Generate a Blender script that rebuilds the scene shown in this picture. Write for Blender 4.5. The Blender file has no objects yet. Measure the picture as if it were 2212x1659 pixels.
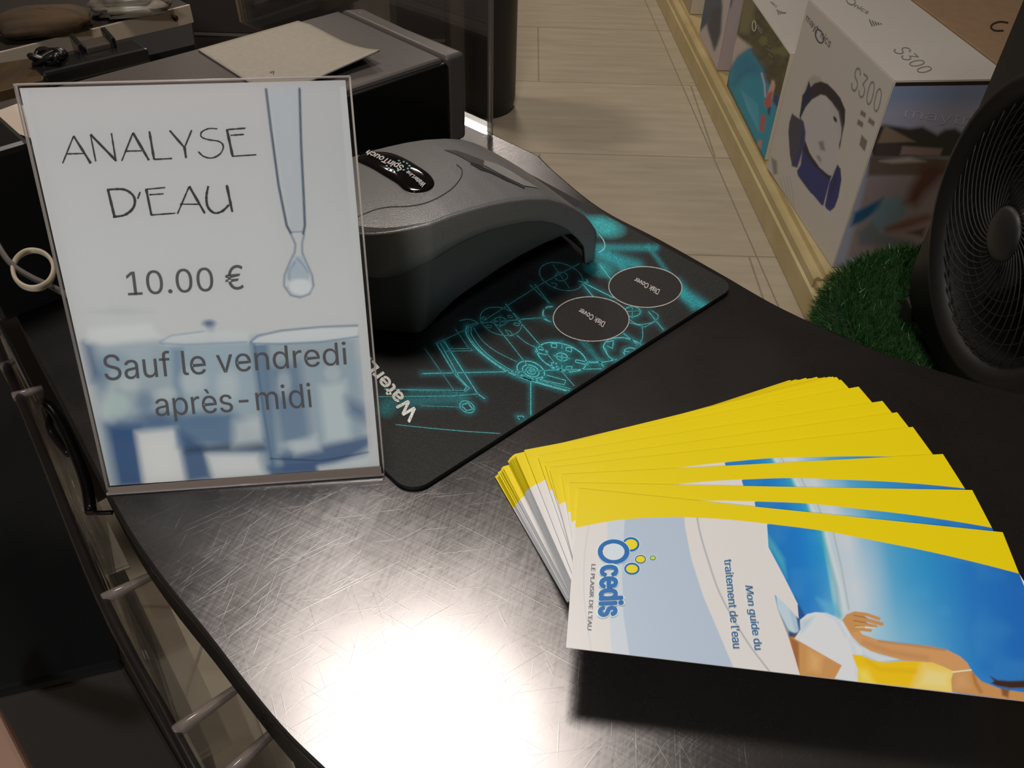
import bpy, math, random
import numpy as np
from mathutils import Vector, Matrix
from mathutils.bvhtree import BVHTree
random.seed(7); rng = np.random.default_rng(7)
scn = bpy.context.scene
col = scn.collection

# ------------------------------------------------------------------ camera
W, H = 2212.0, 1659.0
F, CX, CY = 1800.0, 1106.0, 829.5
NX, NY = 1050.0, 2800.0                      # vanishing point of the verticals
CAM = np.array([0.0, 0.0, 1.31])
_up = -np.array([NX - CX, -(NY - CY), -F]); _up /= np.linalg.norm(_up)
_y = np.array([0, 0, -1.0]) - _up * (-_up[2]); _y /= np.linalg.norm(_y)
_x = np.cross(_y, _up)
RR = np.array([_x, _y, _up])
cam_d = bpy.data.cameras.new('camera'); cam = bpy.data.objects.new('camera', cam_d); col.objects.link(cam)
cam_d.sensor_width = 36; cam_d.lens = 36 * F / W; cam_d.clip_start = 0.01; cam_d.clip_end = 60
m4 = Matrix([list(RR[0]) + [CAM[0]], list(RR[1]) + [CAM[1]], list(RR[2]) + [CAM[2]], [0, 0, 0, 1]])
cam.matrix_world = m4
scn.camera = cam

# ------------------------------------------------------------------ light and exposure
scn.view_settings.view_transform = 'Standard'
scn.view_settings.look = 'None'
scn.view_settings.exposure = 0.0
scn.view_settings.gamma = 1.0
world = bpy.data.worlds.new('world'); scn.world = world; world.use_nodes = True
world.node_tree.nodes['Background'].inputs[0].default_value = (1.0, 0.9, 0.8, 1)
world.node_tree.nodes['Background'].inputs[1].default_value = 0.05

def lamp(x, y, r, power, colr=(1, .93, .85), z=2.68, spread=180):
    d = bpy.data.lights.new('ceiling_lamp', 'AREA'); d.shape = 'DISK'; d.size = 2 * r
    d.energy = power; d.color = colr; d.spread = math.radians(spread)
    o = bpy.data.objects.new('ceiling_lamp', d); col.objects.link(o); o.location = (x, y, z)
    return o
lamp(-0.20, 0.93, 0.20, 19.5, (1, .91, .82))
lamp(-0.20, 4.50, 0.22, 22, (1, .90, .80))
lamp(-0.85, 3.2, 0.14, 13, (1, .88, .76))
lamp(-0.5, -1.7, 0.25, 44, (.93, .96, 1.0))

# ------------------------------------------------------------------ geometry from the photograph
T = 0.965                                    # height of the worktop
def ray(x, y): return RR @ np.array([x - CX, -(y - CY), -F])
def at(x, y, z):
    d = ray(x, y); return CAM + d * ((z - CAM[2]) / d[2])
def onplane(x, y, P, n):
    d = ray(x, y); return CAM + d * (((P - CAM) @ n) / (d @ n))
def proj(P):
    c = (np.asarray(P) - CAM) @ RR
    return CX + F * c[..., 0] / -c[..., 2], CY - F * c[..., 1] / -c[..., 2]

# ------------------------------------------------------------------ materials
def lin(c):
    c = np.asarray(c, float) / 255.0
    return np.where(c <= .04045, c / 12.92, ((c + .055) / 1.055) ** 2.4)
def mat(name, rgb=(128, 128, 128), rough=.5, metal=0, spec=.5, linear=None, coat=0):
    m = bpy.data.materials.new(name); m.use_nodes = True
    b = m.node_tree.nodes['Principled BSDF']
    c = linear if linear is not None else lin(rgb)
    b.inputs['Base Color'].default_value = (*[float(v) for v in c], 1)
    b.inputs['Roughness'].default_value = rough; b.inputs['Metallic'].default_value = metal
    b.inputs['Specular IOR Level'].default_value = spec
    if coat: b.inputs['Coat Weight'].default_value = coat; b.inputs['Coat Roughness'].default_value = .05
    return m
def N(m, t, **kw):
    n = m.node_tree.nodes.new(t)
    for k, v in kw.items(): setattr(n, k, v)
    return n
def LK(m, a, b): m.node_tree.links.new(a, b)
def bsdf(m): return m.node_tree.nodes['Principled BSDF']
def ramp(m, stops):
    r = N(m, 'ShaderNodeValToRGB'); e = r.color_ramp.elements
    while len(e) < len(stops): e.new(.5)
    for i, (p, c) in enumerate(stops): e[i].position = p; e[i].color = (*[float(v) for v in c], 1)
    return r
def noise_bump(m, scale, strength, dist=.001, detail=3):
    tc = N(m, 'ShaderNodeTexCoord'); n = N(m, 'ShaderNodeTexNoise'); n.inputs['Scale'].default_value = scale
    n.inputs['Detail'].default_value = detail
    b = N(m, 'ShaderNodeBump'); b.inputs['Strength'].default_value = strength; b.inputs['Distance'].default_value = dist
    LK(m, tc.outputs['Object'], n.inputs['Vector']); LK(m, n.outputs['Fac'], b.inputs['Height'])
    LK(m, b.outputs['Normal'], bsdf(m).inputs['Normal'])
    return n
def noise_colour(m, scale, c0, c1, detail=4, stretch=(1, 1, 1), lo=.35, hi=.65):
    tc = N(m, 'ShaderNodeTexCoord'); mp = N(m, 'ShaderNodeMapping'); mp.inputs['Scale'].default_value = stretch
    n = N(m, 'ShaderNodeTexNoise'); n.inputs['Scale'].default_value = scale; n.inputs['Detail'].default_value = detail
    r = ramp(m, [(lo, lin(c0)), (hi, lin(c1))])
    LK(m, tc.outputs['Object'], mp.inputs['Vector']); LK(m, mp.outputs[0], n.inputs['Vector'])
    LK(m, n.outputs['Fac'], r.inputs[0]); LK(m, r.outputs[0], bsdf(m).inputs['Base Color'])
    return m
def print_mat(name, rough, spec=.4, grain=0, gscale=900):
    m = mat(name, rough=rough, spec=spec)
    a = N(m, 'ShaderNodeAttribute', attribute_name='ink')
    if grain:
        tc = N(m, 'ShaderNodeTexCoord'); n = N(m, 'ShaderNodeTexNoise'); n.inputs['Scale'].default_value = gscale
        n.inputs['Detail'].default_value = 2
        mr = N(m, 'ShaderNodeMapRange'); mr.inputs[1].default_value = .3; mr.inputs[2].default_value = .7
        mr.inputs[3].default_value = 1 - grain; mr.inputs[4].default_value = 1 + grain
        mx = N(m, 'ShaderNodeVectorMath', operation='SCALE')
        LK(m, tc.outputs['Object'], n.inputs['Vector']); LK(m, n.outputs['Fac'], mr.inputs[0])
        LK(m, a.outputs['Color'], mx.inputs[0]); LK(m, mr.outputs[0], mx.inputs['Scale'])
        LK(m, mx.outputs[0], bsdf(m).inputs['Base Color'])
        b = N(m, 'ShaderNodeBump'); b.inputs['Strength'].default_value = min(1, grain); b.inputs['Distance'].default_value = .0003
        LK(m, n.outputs['Fac'], b.inputs['Height']); LK(m, b.outputs[0], bsdf(m).inputs['Normal'])
    else: LK(m, a.outputs['Color'], bsdf(m).inputs['Base Color'])
    return m
def clear_mat(name, tint=(.97, .97, .97), gloss=.12, rough=.03):
    m = bpy.data.materials.new(name); m.use_nodes = True; nt = m.node_tree; nt.nodes.clear()
    out = N(m, 'ShaderNodeOutputMaterial'); tr = N(m, 'ShaderNodeBsdfTransparent'); tr.inputs[0].default_value = (*tint, 1)
    gl = N(m, 'ShaderNodeBsdfGlossy'); gl.inputs['Roughness'].default_value = rough; gl.inputs[0].default_value = (1, 1, 1, 1)
    lw = N(m, 'ShaderNodeFresnel'); lw.inputs['IOR'].default_value = 1.49
    mx = N(m, 'ShaderNodeMixShader'); mt = N(m, 'ShaderNodeMath', operation='MULTIPLY'); mt.inputs[1].default_value = gloss * 8
    LK(m, lw.outputs[0], mt.inputs[0]); LK(m, mt.outputs[0], mx.inputs[0]); LK(m, tr.outputs[0], mx.inputs[1]); LK(m, gl.outputs[0], mx.inputs[2])
    LK(m, mx.outputs[0], out.inputs[0])
    return m
def edge_mat(name, rgb, clear=.4):
    m = bpy.data.materials.new(name); m.use_nodes = True
    b = bsdf(m); b.inputs['Base Color'].default_value = (*[float(v) for v in lin(rgb)], 1); b.inputs['Roughness'].default_value = .15
    tr = N(m, 'ShaderNodeBsdfTransparent'); mx = N(m, 'ShaderNodeMixShader'); mx.inputs[0].default_value = 1 - clear
    out = m.node_tree.nodes['Material Output']
    LK(m, tr.outputs[0], mx.inputs[1]); LK(m, b.outputs[0], mx.inputs[2]); LK(m, mx.outputs[0], out.inputs[0])
    return m

# ------------------------------------------------------------------ objects
def props(o, label=None, cat=None, group=None, kind=None):
    if label: o['label'] = label
    if cat: o['category'] = cat
    if group: o['group'] = group
    if kind: o['kind'] = kind
    return o
def empty(name, loc=(0, 0, 0), **kw):
    o = bpy.data.objects.new(name, None); col.objects.link(o); o.location = loc; o.empty_display_size = .02
    return props(o, **kw)

class MB:
    """collects geometry in world space, linked as one mesh object"""
    def __init__(s): s.v = []; s.f = []; s.m = []; s.c = []; s.sm = []
    def add(s, vs, fs, mi=0, colr=(.5, .5, .5), smooth=False):
        o = len(s.v); s.v += [tuple(map(float, p)) for p in vs]
        s.f += [tuple(i + o for i in f) for f in fs]; s.m += [mi] * len(fs); s.sm += [smooth] * len(fs)
        colr = np.asarray(colr, float)
        s.c += [tuple(colr)] * len(vs) if colr.ndim == 1 else [tuple(c) for c in colr]
        return s
    def prism(s, base, z0, z1, mi=0, colr=(.5, .5, .5), smooth=False):
        n = len(base); vs = [(p[0], p[1], z0) for p in base] + [(p[0], p[1], z1) for p in base]
        fs = [tuple(range(n))[::-1], tuple(range(n, 2 * n))] + [(i, (i + 1) % n, n + (i + 1) % n, n + i) for i in range(n)]
        return s.add(vs, fs, mi, colr, smooth)
    def slab(s, quad, thick, mi=0):
        """quad of 3D points given thickness along its normal"""
        q = [np.array(p, float) for p in quad]; n = np.cross(q[1] - q[0], q[-1] - q[0]); n /= np.linalg.norm(n)
        k = len(q); vs = q + [p - n * thick for p in q]
        fs = [tuple(range(k)), tuple(range(k, 2 * k))[::-1]] + [((i + 1) % k, i, k + i, k + (i + 1) % k) for i in range(k)]
        return s.add(vs, fs, mi)
    def tube(s, pts, r, n=8, mi=0, closed=False, flat=None):
        P = [np.array(p, float) for p in pts]; k = len(P); rings = []
        for i in range(k):
            a = P[(i - 1) % k] if (closed or i) else P[i]; b = P[(i + 1) % k] if (closed or i < k - 1) else P[i]
            t = b - a; t /= np.linalg.norm(t) + 1e-12
            u = np.cross(t, [0, 0, 1.0]);
            if np.linalg.norm(u) < 1e-3: u = np.cross(t, [0, 1.0, 0])
            u /= np.linalg.norm(u); w = np.cross(t, u)
            rr = r[i] if hasattr(r, '__len__') else r
            fl = flat or 1
            rings.append([P[i] + rr * (math.cos(2 * math.pi * j / n) * u + fl * math.sin(2 * math.pi * j / n) * w) for j in range(n)])
        vs = [v for q in rings for v in q]; fs = []
        for i in range(k if closed else k - 1):
            for j in range(n):
                a, b = i * n, ((i + 1) % k) * n
                fs.append((a + j, a + (j + 1) % n, b + (j + 1) % n, b + j))
        if not closed: fs += [tuple(range(n))[::-1], tuple(range((k - 1) * n, k * n))]
        return s.add(vs, fs, mi, smooth=True)
    def lathe(s, c, ax, u, prof, n=48, mi=0):
        """profile of (radius, offset along ax) turned about ax through c"""
        c = np.array(c, float); ax = np.array(ax, float); u = np.array(u, float); w = np.cross(ax, u)
        vs = []; k = len(prof)
        for j in range(n):
            a = 2 * math.pi * j / n; d = math.cos(a) * u + math.sin(a) * w
            vs += [c + d * r + ax * h for r, h in prof]
        fs = [(j * k + i, ((j + 1) % n) * k + i, ((j + 1) % n) * k + i + 1, j * k + i + 1) for j in range(n) for i in range(k - 1)]
        return s.add(vs, fs, mi, smooth=True)
    def build(s, name, mats, parent=None, origin=None, bevel=0, seg=2, smooth=None, mw=None, **kw):
        me = bpy.data.meshes.new(name)
        V = np.array(s.v)
        if mw is not None:                                   # world -> frame given by a 4x4
            inv = np.linalg.inv(mw); V = V @ inv[:3, :3].T + inv[:3, 3]
        elif origin is not None: V = V - np.array(origin)
        elif parent is None: origin = (V[:, 0].mean(), V[:, 1].mean(), V[:, 2].min()); V = V - np.array(origin)
        me.from_pydata(V.tolist(), [], s.f)
        for m in (mats if isinstance(mats, (list, tuple)) else [mats]): me.materials.append(m)
        me.polygons.foreach_set('material_index', s.m)
        me.polygons.foreach_set('use_smooth', s.sm if smooth is None else [smooth] * len(s.f))
        a = me.color_attributes.new('ink', 'FLOAT_COLOR', 'POINT')
        C = np.ones((len(V), 4), np.float32); C[:, :3] = np.array(s.c); a.data.foreach_set('color', C.ravel())
        me.update(); me.validate()
        o = bpy.data.objects.new(name, me); col.objects.link(o)
        if mw is not None: o.matrix_world = Matrix(mw.tolist())
        elif origin is not None: o.location = origin
        if parent is not None:
            o.parent = parent
            if origin is None: 
                o.matrix_parent_inverse = Matrix(parent_world(parent)).inverted()
            else:
                o.matrix_parent_inverse = Matrix(parent_world(parent)).inverted()
        if bevel:
            b = o.modifiers.new('bevel', 'BEVEL'); b.width = bevel; b.segments = seg; b.limit_method = 'ANGLE'; b.angle_limit = math.radians(40)
            b.harden_normals = False
        return props(o, **kw)
def parent_world(p):
    m = Matrix.Identity(4); chain = []
    while p is not None: chain.append(p); p = p.parent
    for q in reversed(chain): m = m @ q.matrix_parent_inverse @ q.matrix_basis
    return m

# ------------------------------------------------------------------ printed artwork
class Paint:
    """colours the points of a surface; shapes are given in the photograph's coordinates"""
    def __init__(s, P, base):
        s.x, s.y = proj(P); s.c = np.tile(np.asarray(base, float), (len(P), 1))
    def mix(s, m, c, a=1):
        m = (np.clip(m, 0, 1) * a)[:, None]; s.c = s.c * (1 - m) + np.asarray(c, float) * m
    def sd(s, pts):
        p = np.asarray(pts, float); q = np.roll(p, -1, 0); d = np.full(len(s.x), 1e9); ins = np.zeros(len(s.x), bool)
        for (ax, ay), (bx, by) in zip(p, q):
            ex, ey = bx - ax, by - ay; L = ex * ex + ey * ey + 1e-9
            t = np.clip(((s.x - ax) * ex + (s.y - ay) * ey) / L, 0, 1)
            d = np.minimum(d, np.hypot(s.x - ax - t * ex, s.y - ay - t * ey))
            c = (ay > s.y) != (by > s.y)
            with np.errstate(divide='ignore', invalid='ignore'):
                xi = (bx - ax) * (s.y - ay) / (by - ay) + ax
            ins ^= c & (s.x < xi)
        return np.where(ins, -d, d)
    def poly(s, pts, c, soft=1, a=1): s.mix(.5 - s.sd(pts) / (2 * soft), c, a); return s
    def line(s, pts, w, c, soft=1, a=1, glow=False):
        d = np.full(len(s.x), 1e9)
        for (ax, ay), (bx, by) in zip(pts[:-1], pts[1:]):
            ex, ey = bx - ax, by - ay; L = ex * ex + ey * ey + 1e-9
            t = np.clip(((s.x - ax) * ex + (s.y - ay) * ey) / L, 0, 1)
            d = np.minimum(d, np.hypot(s.x - ax - t * ex, s.y - ay - t * ey))
        s.mix(np.exp(-(d / w) ** 2) if glow else .5 - (d - w / 2) / (2 * soft), c, a); return s
    def ell(s, cx, cy, rx, ry, c, soft=1, a=1, rot=0):
        k = math.radians(rot); dx, dy = s.x - cx, s.y - cy
        u = (dx * math.cos(k) + dy * math.sin(k)) / rx; v = (-dx * math.sin(k) + dy * math.cos(k)) / ry
        r = np.hypot(u, v); s.mix(.5 - (r - 1) * min(rx, ry) / (2 * soft), c, a); return s
def vnoise(x, y, sc, seed=0):
    r = np.random.default_rng(seed).random((64, 64)); u = np.asarray(x) / sc; v = np.asarray(y) / sc
    i, j = np.floor(u).astype(int), np.floor(v).astype(int); fu, fv = u - i, v - j
    fu = fu * fu * (3 - 2 * fu); fv = fv * fv * (3 - 2 * fv); g = lambda a, b: r[a % 64, b % 64]
    return (g(i, j) * (1 - fu) + g(i + 1, j) * fu) * (1 - fv) + (g(i, j + 1) * (1 - fu) + g(i + 1, j + 1) * fu) * fv
def sheet_grid(P0, U, V, nu, nv):
    a, b = np.meshgrid(np.linspace(0, 1, nu + 1), np.linspace(0, 1, nv + 1), indexing='ij')
    P = P0 + a.ravel()[:, None] * U + b.ravel()[:, None] * V
    k = nv + 1
    fs = [(i * k + j, i * k + j + 1, (i + 1) * k + j + 1, (i + 1) * k + j) for i in range(nu) for j in range(nv)]
    return P, fs
def curve_pts(pts, n=8, closed=False):
    P = [np.array(p, float) for p in pts]; k = len(P); out = []
    for i in range(k if closed else k - 1):
        g = lambda j: P[j % k] if closed else P[max(0, min(k - 1, j))]
        a, b, c, d = g(i - 1), g(i), g(i + 1), g(i + 2)
        for t in np.linspace(0, 1, n, endpoint=False):
            out.append(.5 * ((2 * b) + (c - a) * t + (2 * a - 5 * b + 4 * c - d) * t * t + (3 * b - a - 3 * c + d) * t ** 3))
    if not closed: out.append(P[-1])
    return [tuple(p) for p in out]
def ellipse(cx, cy, rx, ry, n=40, rot=0):
    k = math.radians(rot)
    return [(cx + rx * math.cos(t) * math.cos(k) - ry * math.sin(t) * math.sin(k), cy + rx * math.cos(t) * math.sin(k) + ry * math.sin(t) * math.cos(k))
            for t in np.linspace(0, 2 * math.pi, n, endpoint=False)]
_txt = {}
try: FONT = bpy.data.fonts.load(bpy.utils.system_resource('DATAFILES', path='fonts') + '/Inter.woff2')   # Blender's own interface font
except Exception: FONT = None
def text_mesh(s, bold=0, plain=False):
    if (s, bold, plain) in _txt: return _txt[(s, bold, plain)]
    c = bpy.data.curves.new('t', 'FONT'); c.body = s; c.offset = min(bold, 0); c.resolution_u = 4
    if FONT and not plain: c.font = FONT
    o = bpy.data.objects.new('t', c); col.objects.link(o); bpy.context.view_layer.update()
    me = bpy.data.meshes.new_from_object(o.evaluated_get(bpy.context.evaluated_depsgraph_get()))
    V = np.array([v.co[:2] for v in me.vertices]); Fs = [tuple(p.vertices) for p in me.polygons]
    V = (V - V.min(0)) / (V.max(0) - V.min(0))
    bpy.data.objects.remove(o); bpy.data.curves.remove(c); bpy.data.meshes.remove(me)
    _txt[(s, bold, plain)] = (V, Fs); return V, Fs
def text(mb, s, quad, place, colr, bold=0, plain=False):
    """lettering filling the quadrilateral TL, TR, BR, BL"""
    V, Fs = text_mesh(s, bold, plain); TL, TR, BR, BL = [np.array(q, float) for q in quad]
    u, v = V[:, :1], V[:, 1:]
    Q = (BL * (1 - u) + BR * u) * (1 - v) + (TL * (1 - u) + TR * u) * v
    nl = 0; c_ = (TL + BR) / 2; A_, B_, C_ = [np.asarray(place(*q_)) for q_ in (c_, c_ + [3, 0], c_ + [0, 3])]
    nn = np.cross(B_ - A_, C_ - A_); nn /= np.linalg.norm(nn); nn *= np.sign((CAM - A_) @ nn)
    hgt = np.linalg.norm(TL - BL); k = max(bold, 0) * hgt * 1.6
    for dx, dy in (((0, 0),) if not k else ((-k, 0), (k, 0), (0, -k), (0, k), (-k * .7, -k * .7), (k * .7, k * .7), (k * .7, -k * .7), (-k * .7, k * .7))):
        P_ = np.array([place(q[0] + dx, q[1] + dy) for q in Q]); nl += 1
        mb.add(P_ + nn * 1.2e-5 * nl, Fs, 0, colr)
def ribbon(mb, pts, w, place, colr, closed=False):
    P = [np.array(p, float) for p in pts]; k = len(P); vs = []
    for i in range(k):
        a = P[(i - 1) % k] if (closed or i) else P[i]; b = P[(i + 1) % k] if (closed or i < k - 1) else P[i]
        t = b - a; t /= np.linalg.norm(t) + 1e-9; n = np.array([-t[1], t[0]])
        ww = (w[i] if hasattr(w, '__len__') else w) / 2
        vs += [place(*(P[i] + n * ww)), place(*(P[i] - n * ww))]
    fs = [(2 * i, 2 * i + 1, (2 * ((i + 1) % k)) + 1, 2 * ((i + 1) % k)) for i in range(k if closed else k - 1)]
    mb.add(vs, fs, 0, colr)
def blob(mb, pts, place, colr): mb.add([place(*p) for p in pts], [tuple(range(len(pts)))], 0, colr)
def scaled(pts, k, ox, oy): return [(x / k + ox, y / k + oy) for x, y in pts]

# ================================================================== the room
floor_m = mat('floor_tile', (150, 137, 115), .45)
def build_floor_mat(m):
    tc = N(m, 'ShaderNodeTexCoord'); mp = N(m, 'ShaderNodeMapping'); mp.inputs['Location'].default_value = (-.07 + 1.18 * 4, -2.588 + .59 * 8, 0)
    br = N(m, 'ShaderNodeTexBrick'); br.offset = .5; br.inputs['Scale'].default_value = 1; br.inputs['Brick Width'].default_value = 1.18
    br.inputs['Row Height'].default_value = .59; br.inputs['Mortar Size'].default_value = .0035; br.inputs['Mortar Smooth'].default_value = .3
    br.inputs['Color1'].default_value = (1, 1, 1, 1); br.inputs['Color2'].default_value = (.9, .9, .9, 1); br.inputs['Mortar'].default_value = (.62, .58, .55, 1)
    mp2 = N(m, 'ShaderNodeMapping'); mp2.inputs['Scale'].default_value = (1.2, 9, 1)
    n = N(m, 'ShaderNodeTexNoise'); n.inputs['Scale'].default_value = 3.2; n.inputs['Detail'].default_value = 8
    r = ramp(m, [(.25, lin((184, 172, 150))), (.75, lin((204, 192, 170)))])
    mx = N(m, 'ShaderNodeMix', data_type='RGBA', blend_type='MULTIPLY'); mx.inputs[0].default_value = 1
    LK(m, tc.outputs['Object'], mp.inputs[0]); LK(m, mp.outputs[0], br.inputs['Vector'])
    LK(m, tc.outputs['Object'], mp2.inputs[0]); LK(m, mp2.outputs[0], n.inputs['Vector']); LK(m, n.outputs['Fac'], r.inputs[0])
    LK(m, r.outputs[0], mx.inputs[6]); LK(m, br.outputs['Color'], mx.inputs[7]); LK(m, mx.outputs[2], bsdf(m).inputs['Base Color'])
build_floor_mat(floor_m)
def box_mb(x0, x1, y0, y1, z0, z1): return MB().prism([(x0, y0), (x1, y0), (x1, y1), (x0, y1)], z0, z1)
wall_m = mat('painted_wall', (140, 132, 124), .8)
ceil_m = mat('ceiling', (165, 158, 150), .9)
box_mb(-4, 4, -4, 7, -.1, 0).build('floor', floor_m, origin=(0, 0, 0), kind='structure')
box_mb(-4, 4, -4, 7, 2.75, 2.85).build('ceiling', ceil_m, kind='structure')
box_mb(-4, 4, 7, 7.1, 0, 2.75).build('wall_back', wall_m, kind='structure')
box_mb(-4, 4, -4.1, -4, 0, 2.75).build('wall_front', wall_m, kind='structure')
box_mb(-4.1, -4, -4, 7, 0, 2.75).build('wall_left', wall_m, kind='structure')
box_mb(4, 4.1, -4, 7, 0, 2.75).build('wall_right', wall_m, kind='structure')

# ================================================================== counter
steel = mat('brushed_dark_steel', (150, 145, 142), .3, 1)
def build_steel(m):
    tc = N(m, 'ShaderNodeTexCoord')
    def streak(rot, stretch, scale, detail=4, dist=0):
        m1 = N(m, 'ShaderNodeMapping'); m1.inputs['Rotation'].default_value = (0, 0, math.radians(rot))
        m2 = N(m, 'ShaderNodeMapping'); m2.inputs['Scale'].default_value = (1, stretch, 1)
        n = N(m, 'ShaderNodeTexNoise'); n.inputs['Scale'].default_value = scale; n.inputs['Detail'].default_value = detail; n.inputs['Distortion'].default_value = dist
        LK(m, tc.outputs['Object'], m1.inputs[0]); LK(m, m1.outputs[0], m2.inputs[0]); LK(m, m2.outputs[0], n.inputs['Vector']); return n.outputs['Fac']
    def math_(op, x, y):
        n = N(m, 'ShaderNodeMath', operation=op)
        for i, q in enumerate((x, y)):
            if isinstance(q, (int, float)): n.inputs[i].default_value = q
            else: LK(m, q, n.inputs[i])
        return n.outputs[0]
    def rng_(x, a, b, c, d):
        n = N(m, 'ShaderNodeMapRange')
        for i, q in enumerate((a, b, c, d)): n.inputs[i + 1].default_value = q
        LK(m, x, n.inputs[0]); return n.outputs[0]
    big = streak(0, 1, 10, 5); big2 = streak(20, 1, 4, 4)
    s = math_('ADD', streak(-40, 22, 34), math_('ADD', streak(25, 26, 28), streak(-78, 24, 30)))
    LK(m, rng_(math_('ADD', math_('MULTIPLY', s, .33), math_('MULTIPLY', big, .5)), .55, 1.0, .25, .34), bsdf(m).inputs['Roughness'])
    sc = None
    for rot, k, t in ((-35, 18, .69), (-52, 25, .70), (30, 20, .70), (65, 28, .71), (-10, 24, .71), (-85, 22, .71)):
        q = rng_(streak(rot, 60, k, 1, .15), t, t + .05, 0, 1); sc = q if sc is None else math_('ADD', sc, q)
    patch = rng_(big2, .42, .6, 0, 1)
    sc = math_('MULTIPLY', sc, math_('ADD', math_('MULTIPLY', patch, .8), .2))
    bp = N(m, 'ShaderNodeBump'); bp.inputs['Strength'].default_value = .10; bp.inputs['Distance'].default_value = .0002
    LK(m, math_('ADD', math_('MULTIPLY', s, .05), math_('MULTIPLY', sc, .7)), bp.inputs['Height']); LK(m, bp.outputs[0], bsdf(m).inputs['Normal'])
    cr = ramp(m, [(.3, lin((102, 100, 101))), (.7, lin((128, 126, 127)))]); LK(m, big, cr.inputs[0])
    gl = N(m, 'ShaderNodeBsdfGlossy'); gl.distribution = 'BECKMANN'
    for a_, b_ in (('Base Color', 'Color'), ('Roughness', 'Roughness'), ('Normal', 'Normal')):
        src = cr.outputs[0] if a_ == 'Base Color' else bsdf(m).inputs[a_].links[0].from_socket
        LK(m, src, gl.inputs[b_])
    g2 = N(m, 'ShaderNodeBsdfGlossy'); g2.distribution = 'GGX'; g2.inputs['Roughness'].default_value = .45
    LK(m, cr.outputs[0], g2.inputs['Color']); LK(m, gl.inputs['Normal'].links[0].from_socket, g2.inputs['Normal'])
    mx = N(m, 'ShaderNodeMixShader'); mx.inputs[0].default_value = .2
    LK(m, gl.outputs[0], mx.inputs[1]); LK(m, g2.outputs[0], mx.inputs[2]); LK(m, mx.outputs[0], m.node_tree.nodes['Material Output'].inputs[0])
build_steel(steel)
cR = [(-.036, .728), (-.01, .703), (.018, .677), (.034, .645), (.068, .59), (.111, .546), (.15, .503), (.187, .462), (.239, .42), (.277, .4), (.317, .382), (.42, .35), (.6, .33)]
cL = [(-.42, .55), (-.323, .422), (-.266, .35), (-.205, .272), (-.172, .235), (-.139, .203), (-.115, .179), (-.094, .159), (-.074, .143), (-.03, .11), (.05, .06), (.18, .0)]
cRs = curve_pts(cR[2:], 5); top_outline = cR[:2] + cRs + [(.62, -.15), (.3, -.15)] + curve_pts(cL, 4)[::-1] + [(-.33, .66), (-.17, .83)]
ctr = empty('counter', (0, .35, 0), label='dark brushed steel sales counter with curved scratched top under the sign and booklets', cat='counter')
MB().prism(top_outline[::-1], T - .03, T).build('worktop', steel, ctr, origin=(0, 0, T - .03), bevel=.002, seg=3)
cen = np.array([.05, .35])
inner = [tuple(np.array(p) * .0 + (cen + (np.array(p) - cen) * .72)) for p in top_outline]
MB().prism(inner[::-1], 0, T - .03).build('base_cabinet', mat('counter_base', (30, 27, 26), .6), ctr)

# ================================================================== mat with printed drawing
ZM = T + .003
M_at = lambda x, y, dz=.0: at(x, y, ZM + dz)
a0, a1 = at(930, 1040, ZM), at(1555, 640, ZM); mu = (a1 - a0); mu[2] = 0; mu /= np.linalg.norm(mu); mv = np.array([-mu[1], mu[0], 0])
c0 = at(1575, 611, ZM); c1 = at(838, 1012, ZM)
s1 = (c0 - a0) @ mu + .0005; s0 = (c1 - a0) @ mu - .002; wdt = .235
def rrect(s0, s1, t0, t1, r, n=7):
    out = []
    for cx, cy, a in ((s1 - r, t0 + r, -90), (s1 - r, t1 - r, 0), (s0 + r, t1 - r, 90), (s0 + r, t0 + r, 180)):
        for i in range(n + 1):
            k = math.radians(a + 90 * i / n); out.append((cx + r * math.cos(k), cy + r * math.sin(k)))
    return out
mo = rrect(s0, s1, 0, wdt, .013)
mat_w = [a0 + mu * p[0] + mv * p[1] for p in mo]
mat_root = empty('counter_mat', tuple(a0 + mu * .1 + mv * .1 - np.array([0, 0, .003])), label='black rubber counter mat printed with glowing turquoise technical drawing under the tester', cat='mat')
MB().prism([(p[0], p[1]) for p in mat_w], T, ZM).build('rubber_backing', mat('black_rubber', (14, 15, 15), .6), mat_root, bevel=.0006)
# printed face: a fine sheet following the outline
TEAL = lin((70, 175, 180)) * 1.0; GLOW = lin((28, 130, 138)); LT = lin((150, 215, 216)); BLK = lin((36, 36, 35)); BG2 = lin((12, 17, 19))
def k4(p): return scaled(p, 2.572, 740, 300)
def k8(p): return scaled(p, 3.318, 800, 560)
LN = []     # thin lines: (points, width, colour key, alpha)
def L_(pts, w=1.6, a=1.0, f=k4, smooth=False, closed=False, c=LT, glow=9, ga=.55):
    q = f(pts)
    if smooth or closed: q = curve_pts(q, 6, closed)
    if closed: q = q + [q[0]]
    LN.append((q, w, c, a, glow, ga))
L_([(375, 640 - 0), (375, 640.1)], .1, 0)
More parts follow.
